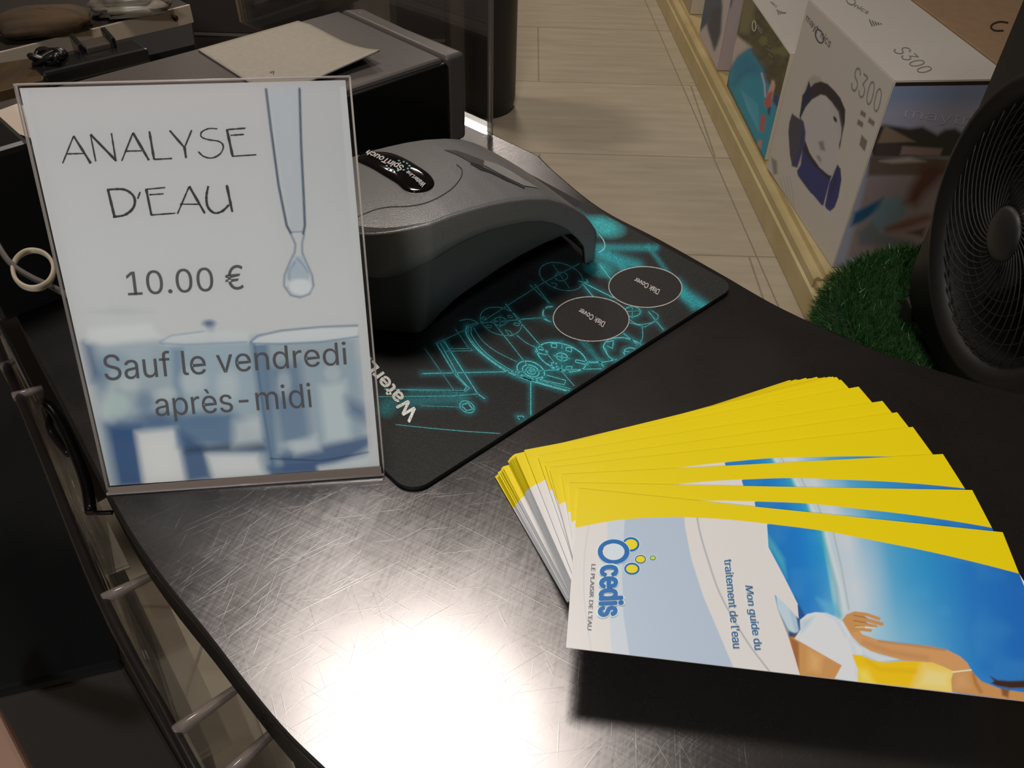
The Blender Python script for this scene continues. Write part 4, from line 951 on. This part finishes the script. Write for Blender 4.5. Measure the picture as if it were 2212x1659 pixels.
# pale paper loop and grey cable
lc = onplane(72, 582, np.array([-.30, .40, 1.0]), np.array([.3, -.8, .5]))
def loop(px, depth_z): return at(px[0], px[1], depth_z)
el = ellipse(72, 582, 44, 41, 48)
mb = MB(); 
for w in (0,):
    ring = [loop(p, 1.05 + .012 * math.sin(i / 48 * 2 * math.pi)) for i, p in enumerate(el)]
    mb.tube(ring, .0011, 8, closed=True, flat=1.8)
mb.build('paper_loop', mat('pale_band', (176, 162, 140), .6), label='pale narrow band curled into a loop left of the sign', cat='loop')
MB().tube([at(x, y, 1.05) for x, y in curve_pts([(-20, 500), (5, 545), (30, 575), (70, 600), (110, 618), (150, 640)], 6)], .0016, 8).build('grey_cable', mat('cable_grey', (86, 80, 78), .4), label='thin grey cable curving behind the pale loop', cat='cable')
# ================================================================== leaflet rack under the counter's left edge
rk = empty('leaflet_rack', tuple(at(240, 1400, T - .12)), label='clear acrylic leaflet rack hanging along the left edge of the counter', cat='rack')
ZR = T - .034
fl_ = [at(x, y, ZR) for x, y in ((-60, 590), (0, 755), (95, 985), (222, 1295), (376, 1583), (470, 1750))]
bk_ = [at(x, y, ZR) for x, y in ((40, 740), (130, 900), (235, 1085), (335, 1240), (522, 1478), (650, 1640))]
fs_ = curve_pts([tuple(p[:2]) for p in fl_], 5)
tk = np.array([-.0035, -.0025])
mb = MB(); v_ = [(x, y, ZR) for x, y in fs_] + [(x, y, ZR - .22) for x, y in fs_]; k = len(fs_)
mb.add(v_, [(i, i + 1, k + i + 1, k + i) for i in range(k - 1)], 0, smooth=True)
fp = mb.build('front_wall', clear_mat('rack_clear', (.86, .84, .82), .08), rk); sm_ = fp.modifiers.new('thick', 'SOLIDIFY'); sm_.thickness = .003
MB().tube([(x, y, ZR) for x, y in fs_], .0028, 8).build('rim', edge_mat('rack_rim', (30, 26, 26), .35), rk)
for (a, b) in (((0, 795), (30, 780)), ((28, 858), (92, 838)), ((222, 1295), (335, 1240)), ((376, 1583), (524, 1478)), ((485, 1680), (600, 1572))):
    p, q = at(*a, ZR), at(*b, ZR)
    MB().tube([p, p * .97 + q * .03, q], [.0032, .0034, .0022], 10).build('divider_edge', edge_mat('divider_edge', (140, 126, 120), .5), rk)
    MB().slab([p, q, q - [0, 0, .2], p - [0, 0, .2]], .002).build('divider', clear_mat('divider_clear', (.86, .84, .82), .08), rk)
# black cupboard / chest beyond the rack
zq = .62
bq = [at(x, y, zq) for x, y in ((-260, 690), (0, 690), (70, 840), (175, 1060), (262, 1430), (0, 1490), (-300, 1560))]
stb = empty('storage_box', (float(np.mean([p[0] for p in bq])), float(np.mean([p[1] for p in bq])), 0), label='large storage box with plain black top on the floor left of the counter', cat='box')
MB().prism([(p[0], p[1]) for p in bq][::-1], .0, zq - .0155).build('box_body', mat('storage_brown', (44, 38, 34), .8), stb, bevel=.004)
MB().prism([(p[0], p[1]) for p in bq][::-1], zq - .015, zq).build('lid', mat('storage_black', (8, 9, 10), .75, spec=.2), stb, bevel=.004)
bq = [at(x, y, .68) for x, y in ((-60, 1440), (0, 1540), (66, 1670), (-60, 1760))]
MB().prism([(p[0], p[1]) for p in bq][::-1], .65, .68).build('chair_arm', mat('pinkish_wood', (140, 108, 92), .5), label='pinkish wooden chair arm in the bottom left corner', cat='chair arm', bevel=.004)
# black cables hanging in the rack
for i, pts in enumerate(([(85, 870), (115, 885), (150, 950), (185, 1040), (196, 1105)], [(120, 880), (108, 915), (120, 945), (150, 980)], [(196, 1105), (215, 1108), (243, 1107)])):
    MB().tube([at(x, y, T - .05 - .012 * i) for x, y in curve_pts(pts, 6)], [.0035, .003, .0015][i] , 8).build('black_cable', adm, group='black cables under the left edge of the counter', cat='cable',
        label=['thick black cable hanging inside the leaflet rack', 'short curved black cable beside the thick one in the rack', 'thin black cable running from the rack to the counter'][i])

# ================================================================== gondola shelf with cartons
ga = at(1417, 0, 0); gb_ = at(1735, 684, 0); gdv = (gb_ - ga); gdv /= np.linalg.norm(gdv); gnn = np.array([-gdv[1], gdv[0], 0]); gnn = gnn if gnn[0] > 0 else -gnn
cream = noise_colour(mat('cream_metal', rough=.4), 6, (190, 172, 122), (206, 188, 140))
def shelf_profile(prof, name, a, b, parent):
    vs = []; k = len(prof)
    for s in (a, b): vs += [ga + gdv * s + gnn * o + np.array([0, 0, z]) for o, z in prof]
    mb = MB(); mb.add(vs, [(i, (i + 1) % k, k + (i + 1) % k, k + i) for i in range(k)] + [tuple(range(k)), tuple(range(k, 2 * k))[::-1]])
    return mb.build(name, cream, parent)
gl = np.linalg.norm(gb_ - ga)
sh_ = empty('display_shelf', tuple(ga + gdv * 1.5 + gnn * .25), label='low cream metal display shelf along the aisle carrying the cartons', cat='shelf')
shelf_profile([(0, 0.004), (0, .075), (.008, .08), (.03, .08), (.03, .004)], 'kick_plate', -1.2, gl + .08, sh_)
shelf_profile([(.006, .081), (.006, .104), (.012, .11), (.020, .11), (.022, .105), (.03, .105), (.034, .119), (.6, .119), (.6, .081)], 'shelf_board', -1.2, gl - .02, sh_)
shelf_profile([(.012, .081), (.012, .100), (.6, .100), (.6, .081)], 'end_board', gl - .018, gl + .25, sh_)
shelf_profile([(.02, .004), (.02, .075), (.03, .078), (.03, .004)], 'kick_end', gl + .085, gl + .25, sh_)
cream = mat('joint_strip', (150, 140, 120), .6); shelf_profile([(-.055, 0.0005), (-.055, .002), (-.052, .002), (-.052, 0.0005)], 'floor_strip', -1.2, gl + .3, sh_)
ZS = .12
gw = lin((178, 169, 158)) / .66
wc = lambda c: np.minimum(lin(c) / gw, .9)
carton_m = print_mat('carton_print', .45, .4); kraft = noise_colour(mat('kraft_board', rough=.8), 30, (150, 122, 94), (156, 128, 100))
white_c = mat('carton_white', (222, 212, 196), .5)
def carton(name, f0, f1, depth, z1, label, lean=.0, group='cartons on the cream shelf'):
    """f0: near front corner, f1: far front corner (plan)"""
    f0 = np.array(f0); f1 = np.array(f1); d = f1 - f0; L = np.linalg.norm(d); d /= L; nrm = np.array([d[1], -d[0]]); nrm = nrm if nrm[0] > 0 else -nrm
    root = empty(name, (*(f0 + d * L / 2 + nrm * depth / 2), ZS), label=label, cat='carton', group=group)
    q = [f0, f0 + nrm * depth, f1 + nrm * depth, f1]
    MB().prism([tuple(p) for p in q], ZS + .0005, z1).build('carton_body', white_c, root, bevel=.0015)
    return root, f0, f1, d, nrm, L, z1
def P3(p, z): return np.array([p[0], p[1], z])
def face(root, name, O, U, V, nu, nv, base, paint, extra=None):
    """printed face: O lower left seen from outside, U along, V up"""
    nf = np.cross(U, V); nf /= np.linalg.norm(nf)
    P, fs = sheet_grid(O + nf * .001, U, V, nu, nv); fs = [f[::-1] for f in fs]
    pt = Paint(P, base); paint(pt, P)
    mb = MB(); mb.add(P, fs, 0, pt.c)
    if extra: extra(mb, (lambda h: (lambda x, y: onplane(x, y, O + nf * (.001 + h), nf))))
    return mb.build(name, carton_m, root)
CW = wc((176, 163, 147))
# --- first carton
r1, f0, f1, d_, n_, L1, z1 = carton('pool_robot_carton', (.803, 1.776), (.7465, 2.30), .27, .60, 'white carton picturing a blue and grey pool robot, nearest on the shelf')
kr = lambda p: scaled(p, 3.687, 1640, 150)
NAVY, NV2, DKG = wc((38, 42, 92)), wc((28, 30, 62)), wc((42, 36, 38))
def p1(pt, P):
    pt.poly(kr([(345, 210), (395, 80), (430, 45), (480, 60), (500, 100), (420, 130)]), wc((140, 130, 118)), 4, .6)
    pt.poly(kr([(320, 380), (335, 290), (345, 210), (370, 170), (395, 90), (410, 140), (440, 110), (490, 95), (545, 115), (600, 170), (645, 225), (685, 320), (682, 420), (662, 520), (640, 640), (600, 400), (360, 420), (330, 400)]), DKG, 1.2)
    pt.poly(kr([(325, 380), (345, 210), (400, 140), (430, 160), (400, 260), (345, 370)]), NV2, 2, .9)
    pt.poly(kr([(300, 810), (330, 760), (345, 640), (365, 560), (420, 700), (520, 820), (565, 850), (600, 800), (570, 860), (510, 1085), (495, 1080), (430, 1000), (410, 985), (310, 850)]), NAVY, 1.2)
    pt.poly(kr([(345, 640), (360, 560), (430, 710), (530, 820), (575, 850), (560, 880), (430, 760)]), wc((36, 26, 30)), 2, .95)
    for i in range(7): pt.line(kr([(330 + i * 30, 800 + i * 22), (380 + i * 22, 940 + i * 22)]), 1.2, NV2, 1, .5)
    pt.poly(kr([(330, 385), (370, 300), (420, 240), (490, 200), (530, 210), (580, 265), (630, 340), (655, 470), (650, 540), (625, 640), (605, 780), (580, 845), (550, 838), (480, 780), (400, 660), (365, 560), (365, 440)]), wc((172, 161, 152)), 1.2)
    pt.poly(kr([(560, 260), (630, 340), (655, 470), (640, 560), (610, 420)]), wc((160, 145, 145)), 6, .5)
    pt.poly(kr([(262, 350), (300, 380), (352, 412), (366, 500), (358, 600), (330, 690), (300, 782), (262, 770), (244, 680), (232, 500), (240, 420)]), wc((62, 58, 66)), 1.2)
    pt.poly(kr([(350, 430), (366, 500), (358, 610), (305, 775), (265, 765), (330, 600)]), NAVY, 4, .9)
    pt.poly(kr([(585, 850), (622, 755), (648, 790), (655, 880), (630, 1020), (600, 1100), (565, 1130), (535, 1110), (522, 1085), (560, 900)]), NAVY, 1.2); pt.poly(kr([(600, 860), (622, 800), (620, 900), (560, 1060), (550, 1000)]), NV2, 4, .8)
    pt.ell(1640 + 605 / 3.687, 150 + 397 / 3.687, 3, 7, wc((30, 26, 28)), 1, 1, -25)
    for q in ([(470, 575), (510, 570), (528, 650), (490, 640)], [(455, 690), (475, 685), (497, 725), (482, 735)], [(95, 700), (140, 730), (145, 830), (115, 840)]):
        pt.poly(kr(q), wc((90, 84, 80)), 2.5, .7)
    BR = wc((92, 78, 62))
    for q in ([(812, 322), (852, 350), (845, 385), (803, 360)], [(788, 395), (830, 425), (823, 465), (778, 437)], [(875, 380), (922, 418), (912, 455), (865, 420)], [(815, 520), (862, 570), (840, 655), (797, 600)]):
        pt.poly(kr(q), BR, 1.2, .85)
    for i in range(4): pt.line(kr([(165 + i * 25, 860 - i * 6), (190 + i * 26, 960 + i * 10), (215 + i * 20, 1020 + i * 25)]), 1, wc((130, 120, 108)), 1, .6)
    pt.line(kr([(435, 1380), (520, 1500), (560, 1560)]), 8, wc((150, 138, 126)), 4, .3)
def e1(mb, pl):
    g = wc((96, 90, 84))
    text(mb, 'mayt  nics', [(1743, 28), (1798, 88), (1789, 107), (1740, 48)], pl(.0008), g)
    ribbon(mb, ellipse(1770, 78, 8, 15, 24, -18), 2.4, pl(.0008), wc((52, 66, 80)), True)
    text(mb, 'S300', [(1850, 141), (1907, 196), (1896, 246), (1836, 190)], pl(.0008), wc((120, 112, 104)), -.012)
face(r1, 'front_face', P3(f1, ZS + .001), P3(f0 - f1, 0), np.array([0, 0, z1 - ZS - .002]), 230, 200, CW, p1, e1)
def p1b(pt, P):
    pt.poly([(1700, 150), (2300, 150), (2300, 300), (1800, 300)], wc((120, 130, 150)), 10, .9)
    pt.poly([(1800, 225), (2300, 225), (2300, 300), (1800, 300)], wc((150, 142, 150)), 18, .9)
    kk = kr
    pt.poly(kk([(850, 470), (1000, 440), (1200, 470), (1300, 455), (1420, 520), (1480, 480), (1560, 470), (1700, 560), (1700, 700), (900, 700)]), wc((48, 42, 36)), 5)
    pt.poly(kk([(1000, 445), (1240, 575), (940, 590)]), wc((120, 98, 78)), 3); pt.poly(kk([(940, 590), (1130, 590), (1110, 690), (910, 700)]), wc((62, 50, 46)), 3)
    pt.poly(kk([(1140, 610), (1460, 630), (1440, 690), (1120, 680)]), wc((128, 104, 92)), 3); pt.poly(kk([(880, 690), (1560, 710), (1500, 850), (860, 860)]), wc((88, 72, 62)), 4); pt.poly(kk([(960, 730), (1200, 700), (1330, 735), (1060, 745)]), wc((170, 150, 128)), 4, .8)
    pt.poly(kk([(860, 850), (1600, 840), (1600, 1500), (700, 1500)]), wc((128, 112, 108)), 6)
    pt.poly(kk([(760, 1140), (990, 1020), (970, 1110), (820, 1210), (730, 1250)]), wc((14, 72, 98)), 5)
    pt.poly(kk([(990, 1030), (1120, 1010), (1180, 1100), (1150, 1180), (1000, 1280), (900, 1330), (880, 1200)]), wc((98, 116, 120)), 8)
    pt.poly(kk([(1200, 960), (1300, 770), (1420, 740), (1500, 790), (1420, 900), (1330, 980), (1250, 1090), (1160, 1060)]), wc((84, 48, 40)), 12)
    pt.poly(kk([(1000, 1260), (1180, 1190), (1340, 1150), (1400, 1180), (1200, 1260), (1010, 1300)]), wc((104, 72, 60)), 7)
    pt.poly(kk([(780, 1300), (900, 1210), (960, 1300), (1100, 1340), (1240, 1370), (1180, 1420), (800, 1400)]), wc((92, 96, 98)), 7, .9)
    pt.poly(kk([(1180, 1300), (1320, 1260), (1300, 1330)]), wc((50, 30, 26)), 5, .8)
def e1b(mb, pl): text(mb, 'maytronics', [(1958, 232), (2230, 262), (2224, 296), (1952, 258)], pl(.0008), wc((170, 164, 168)), -.01)
face(r1, 'side_face', P3(f0 + n_ * .002, ZS + .001) , P3(n_ * .268, 0), np.array([0, 0, z1 - ZS - .012]), 150, 200, wc((140, 138, 145)), p1b, e1b)
def e1t(mb, pl):
    g = wc((120, 112, 104)); text(mb, 'S300', [(1960, 100), (2017, 150), (1988, 159), (1926, 107)], pl(.0012), g, -.012)
    text(mb, 'nics', [(1852, 8), (1880, 24), (1873, 30), (1844, 14)], pl(.0012), g); ribbon(mb, ellipse(1838, 2, 10, 7, 20, 30), 2.2, pl(.0012), g, True)
    for a in range(5): ribbon(mb, [(1878 + a * 6, 42 + a * 2), (1884 + a * 5, 56 - a)], 2.5, pl(.0012), wc((96, 90, 84)))
face(r1, 'top_face', P3(f0, z1), P3(n_ * .27, 0) * 1, P3(f1 - f0, 0), 8, 12, CW, lambda pt, P: None, e1t)
MB().prism([tuple(f0 + n_ * .004 - d_ * .0012), tuple(f0 + n_ * .266 - d_ * .0012), tuple(f0 + n_ * .266), tuple(f0 + n_ * .004)], z1 - .010, z1 - .0025).build('lid_gap', mat('gap_brown', (48, 28, 20), .8), r1)
# --- brown carton to its right
kbx = empty('brown_carton', (1.3, 2.05, ZS), label='plain brown carton behind the fan, right of the pool robot carton', cat='carton', group='cartons on the cream shelf')
q0 = f0 + n_ * .274; q1 = f1 + n_ * .274
MB().prism([tuple(q0), tuple(q0 + n_ * .4), tuple(q1 + n_ * .4), tuple(q1)], ZS, z1 + .004).build('carton_body', kraft, kbx, bevel=.002)
mb = MB(); ribbon(mb, curve_pts([(2178, 49), (2160, 47), (2145, 52), (2141, 60), (2150, 66), (2168, 66)], 5), 4, lambda x, y: at(x, y, z1 + .0046), (0, 0, 0)); mb.build('printed_mark', mat('mark_dark', (46, 34, 28), .6), kbx)
# --- second carton
r2, f0, f1, d_, n_, L2, z2 = carton('pool_picture_carton', (.748, 2.345), (.728, 2.895), .26, .44, 'carton with turquoise pool picture, second on the shelf')
k5 = lambda p: scaled(p, 4.608, 1400, 0)
def p2(pt, P):
    nz = vnoise(pt.x, pt.y, 9, 5); pt.mix(nz, wc((96, 92, 48)), .55)
    nz = vnoise(pt.x, pt.y, 22, 6); pt.mix(np.clip((nz - .6) * 4, 0, 1), wc((120, 120, 60)), .5)
    pt.poly(k5([(930, 0), (960, -60), (1100, -40), (1000, 330), (900, 330)]), wc((120, 108, 74)), 6, .7)
    pt.poly(k5([(880, 350), (1030, 470), (900, 560), (820, 690), (830, 500)]), wc((176, 156, 142)), 4)
    pt.poly(k5([(1020, 480), (1050, 560), (1140, 690), (1170, 780), (1250, 930), (1350, 1000), (1300, 1100), (1200, 1600), (1170, 1610), (800, 850), (810, 700), (900, 570)]), wc((22, 128, 146)), 3)
    pt.poly(k5([(1000, 500), (1140, 680), (1130, 760), (900, 740), (820, 700), (900, 570)]), wc((20, 104, 130)), 12, .8)
    pt.poly(k5([(900, 740), (1000, 700), (860, 860), (820, 840)]), wc((20, 88, 112)), 8, .7)
    for i in range(9): pt.line(k5([(930 + i * 20, 900 + i * 18), (1000 + i * 12, 1100 + i * 25)]), 2, wc((90, 170, 180)), 2, .5)
    RD = wc((168, 78, 72)); SKN = wc((196, 140, 120))
    pt.poly(k5([(1200, 900), (1230, 800), (1255, 800), (1265, 850), (1240, 960), (1215, 1070), (1180, 1070), (1180, 960)]), SKN, 2); pt.poly(k5([(1195, 930), (1240, 900), (1225, 1060), (1180, 1075), (1150, 1030)]), RD, 2)
    pt.line(k5([(1130, 730), (1160, 850), (1165, 960)]), 4, wc((170, 160, 160)), 1); pt.poly(k5([(1130, 1130), (1170, 1170), (1150, 1310), (1110, 1320), (1120, 1180)]), RD, 2); pt.poly(k5([(1190, 1070), (1225, 1060), (1210, 1150), (1190, 1130)]), wc((30, 52, 90)), 2)
    pt.poly(k5([(1100, 1400), (1130, 1400), (1120, 1480), (1090, 1440)]), wc((190, 120, 80)), 3)
    pt.poly(k5([(1250, 930), (1310, 960), (1290, 1080), (1240, 1010)]), wc((30, 50, 82)), 3)
def e2(mb, pl):
    ribbon(mb, ellipse(1629, 56, 4, 11, 18), 2, pl(.0008), wc((190, 176, 156)), True); text(mb, 'nics', [(1637, 50), (1648, 62), (1645, 73), (1634, 60)], pl(.0008), wc((170, 156, 140)))
    for k in range(4): ribbon(mb, k5([(1160 + k * 12, 370 + k * 55), (1200 + k * 14, 420 + k * 50)]), 1.6, pl(.0008), wc((120, 112, 96)))
face(r2, 'front_face', P3(f1, ZS + .001), P3(f0 - f1, 0), np.array([0, 0, z2 - ZS - .002]), 150, 110, wc((62, 52, 38)), p2, e2)
def e2t(mb, pl):
    g = wc((110, 100, 92))
    for a in range(5): ribbon(mb, [(1678 + a * 4, 20 + a * 2), (1682 + a * 4, 31 - a)], 2.2, pl(.0012), g)
    text(mb, 'nics', [(1668, 2), (1680, 12), (1676, 16), (1663, 5)], pl(.0012), g)
face(r2, 'top_face', P3(f0, z2), P3(n_ * .258, 0), P3(f1 - f0, 0), 6, 6, CW, lambda pt, P: None, e2t)
# --- third and fourth cartons
r3, f0, f1, d_, n_, L3, z3 = carton('fin_picture_carton', (.717, 3.03), (.704, 3.39), .22, .58, 'white carton with two dark fin shapes printed on it, third on the shelf')
def p3(pt, P):
    pt.poly(k5([(490, -60), (730, -60), (740, 50), (720, 330), (690, 440), (660, 500), (640, 440), (580, 240), (490, 330), (455, 260), (480, 150)]), wc((66, 74, 84)), 3)
    pt.poly(k5([(620, 100), (730, 60), (720, 330), (660, 500), (600, 300)]), wc((58, 54, 58)), 5, .8); pt.poly(k5([(470, 180), (580, 100), (580, 240), (500, 320), (455, 260)]), wc((52, 66, 76)), 5, .8)
face(r3, 'front_face', P3(f1, ZS + .001), P3(f0 - f1, 0), np.array([0, 0, z3 - ZS - .002]), 70, 70, wc((170, 152, 142)), p3)
face(r3, 'side_face', P3(f0, ZS + .001), P3(n_ * .218, 0), np.array([0, 0, z3 - ZS - .002]), 20, 30, wc((168, 148, 140)), lambda pt, P: pt.poly(k5([(740, -40), (850, -40), (820, 70), (790, 20)]), wc((92, 88, 92)), 3))
r4, f0, f1, d_, n_, L4, z4 = carton('far_carton', (.697, 3.62), (.68, 4.1), .25, .5, 'pale carton farthest along the shelf, at the top edge of the view')
face(r4, 'front_face', P3(f1, ZS + .001), P3(f0 - f1, 0), np.array([0, 0, z4 - ZS - .002]), 20, 20, wc((150, 128, 100)), lambda pt, P: None)

# ================================================================== turf stand and fan
tc_ = at(1935, 650, .50); ZT = .52
tcx, tcy = .735, 1.03; tR = .245
turf = empty('turf_stand', (tcx, tcy, 0), label='round stand wrapped in green artificial turf between the shelf and the black fan', cat='stand')
mb = MB(); mb.lathe((tcx, tcy, 0), (0, 0, 1), (1, 0, 0), [(0, 0), (tR - .01, 0), (tR, .02), (tR, ZT - .05), (tR - .012, ZT - .018), (tR - .045, ZT), (0, ZT + .003)], 72)
mb.build('core', mat('turf_backing', (20, 46, 16), .95), turf)
vs, fs, cs_ = [], [], []
nbld = 30000; FYc = .852
for i in range(nbld):
    a = rng.random() * 2 * math.pi
    if rng.random() < .55:
        r_ = (tR - .03) * math.sqrt(rng.random()); nrm = np.array([0, 0, 1.0]); p = np.array([tcx + r_ * math.cos(a), tcy + r_ * math.sin(a), ZT - .003])
    else:
        u_ = rng.random()
        if u_ < .35:
            k = rng.random() * math.pi / 2; nrm = np.array([math.cos(a) * math.sin(k), math.sin(a) * math.sin(k), math.cos(k)])
            rr_ = tR - .042 + .042 * math.sin(k); p = np.array([tcx + rr_ * math.cos(a), tcy + rr_ * math.sin(a), ZT - .045 + .045 * math.cos(k)])
        else:
            nrm = np.array([math.cos(a), math.sin(a), 0.15]); p = np.array([tcx + tR * math.cos(a), tcy + tR * math.sin(a), ZT - .04 - rng.random() * .22])
    if nrm[2] == 1 and p[0] > .615 and FYc - .24 < p[1] < FYc + .22: continue
    dirn = nrm + rng.normal(size=3) * .45; dirn /= np.linalg.norm(dirn); sd_ = np.cross(dirn, rng.normal(size=3)); sd_ /= np.linalg.norm(sd_)
    h_ = .014 + rng.random() * .010; w_ = .0010; b = len(vs)
    vs += [p + sd_ * w_, p - sd_ * w_, p + dirn * h_]; fs.append((b, b + 1, b + 2))
    g = rng.random(); c = lin((24 + 20 * g, 58 + 36 * g, 20 + 14 * g)); 
    if rng.random() < .015: c = lin((150, 170, 120))
    cs_ += [c, c, c]
mb = MB(); mb.add(vs, fs, 0, np.array(cs_)); mb.build('turf_pile', print_mat('turf_green', .6, .3), turf, kind='stuff')

FX, FY, FZ = .585, .852, .792; FR = .175
fan = empty('box_fan', (FX + .06, FY, .545), label='black box fan with spiral wire grille standing on the turf stand', cat='fan')
fb = mat('fan_black', (28, 26, 25), .5, spec=.3)
Y0, Y1, Z0, Z1 = FY - .215, FY + .194, .560, 1.12
def rr2(y0, y1, z0, z1, r, n=8):
    o = []
    for cy_, cz_, a in ((y1 - r, z0 + r, -90), (y1 - r, z1 - r, 0), (y0 + r, z1 - r, 90), (y0 + r, z0 + r, 180)):
        for i in range(n + 1):
            k = math.radians(a + 90 * i / n); o.append((cy_ + r * math.cos(k), cz_ + r * math.sin(k)))
    return o
def rim_between(outer_pts, cy0, cz0, r, x):
    out = []; 
    for (y, z) in outer_pts:
        a = math.atan2(z - cz0, y - cy0); out.append((x, cy0 + r * math.cos(a), cz0 + r * math.sin(a)))
    return out
o2 = []
base_ = rr2(Y0, Y1, Z0, Z1, .07, 10)
for i in range(len(base_)):
    a, b = np.array(base_[i]), np.array(base_[(i + 1) % len(base_)]); k = max(1, int(np.linalg.norm(b - a) / .015))
    for j in range(k): o2.append(tuple(a + (b - a) * j / k))
rings = [[(FX + .13, y, z) for y, z in o2], [(FX + .02, y, z) for y, z in o2], [(FX + .006, FY + (y - FY) * .99, FZ + (z - FZ) * .99) for y, z in o2],
         rim_between(o2, FY, FZ, FR + .012, FX + .004), rim_between(o2, FY, FZ, FR + .006, FX - .012), rim_between(o2, FY, FZ, FR - .004, FX - .014), rim_between(o2, FY, FZ, FR - .018, FX + .0), rim_between(o2, FY, FZ, FR - .024, FX + .03), rim_between(o2, FY, FZ, FR - .024, FX + .12)]
# keep the ring inside the housing outline
for r_ in (3, 4, 5):
    rings[r_] = [(x, min(max(y, Y0 + .004), Y1 + .012), z) for x, y, z in rings[r_]]
v_, f_ = ring_mesh([[np.array(p) for p in r_] for r_ in rings], cap=False)
mb = MB(); mb.add(v_, f_, 0, smooth=True); mb.build('housing', fb, fan)
MB().prism([(FX + .12, Y0 + .01), (FX + .13, Y0 + .01), (FX + .13, Y1 - .01), (FX + .12, Y1 - .01)], Z0 + .01, Z1 - .01).build('back_plate', mat('fan_inner', (10, 10, 10), .8), fan)
wire = mat('grille_wire', (40, 37, 36), .5, spec=.35)
GR = FR - .02
mb = MB()
for k in range(44):
    a0_ = 2 * math.pi * k / 44; pts = []
    for t in np.linspace(0, 1, 16):
        r_ = .030 + (GR - .030) * t; a = a0_ + 1.25 * t ** .8; pts.append((FX - .010 * (1 - t ** 2) - .002, FY + r_ * math.cos(a), FZ + r_ * math.sin(a)))
    mb.tube(pts, .0009, 5)
mb.build('spiral_grille', wire, fan)
for k in range(7):
    rr_ = .045 + k * (GR - .045) / 6.5
    MB().tube([(FX - .007 * (1 - (rr_ / GR) ** 2), FY + rr_ * math.cos(a), FZ + rr_ * math.sin(a)) for a in np.linspace(0, 2 * math.pi, 60, endpoint=False)], .0007, 5, closed=True).build('grille_ring', wire, fan)
mb = MB(); mb.lathe((FX - .013, FY, FZ), (-1, 0, 0), (0, 1, 0), [(.032, -.004), (.033, 0), (.028, .004), (.012, .006), (0, .0065)], 40); mb.build('hub_cap', mat('hub_grey', (34, 32, 32), .5), fan)
bl = mat('blade_black', (16, 16, 17), .4)
for k in range(5):
    a = 2 * math.pi * k / 5; vs = []
    for i, r_ in enumerate(np.linspace(.03, FR - .035, 8)):
        for j, w_ in enumerate(np.linspace(-.42, .42, 6)):
            aa = a + w_ * (1 - .25 * i / 7) + .05 * i; vs.append((FX + .06 + .028 * w_ / .42, FY + r_ * math.cos(aa), FZ + r_ * math.sin(aa)))
    mb = MB(); mb.add(vs, [(i * 6 + j, i * 6 + j + 1, (i + 1) * 6 + j + 1, (i + 1) * 6 + j) for i in range(7) for j in range(5)], smooth=True)
    b_ = mb.build('fan_blade', bl, fan); s_ = b_.modifiers.new('thick', 'SOLIDIFY'); s_.thickness = .002
for y_ in (Y1 - .03, Y0 + .03):
    MB().prism([(FX + .004, y_ - .014), (FX + .15, y_ - .014), (FX + .15, y_ + .014), (FX + .004, y_ + .014)], ZT + .022, Z0 + .012).build('fan_foot', fb, fan, bevel=.004)
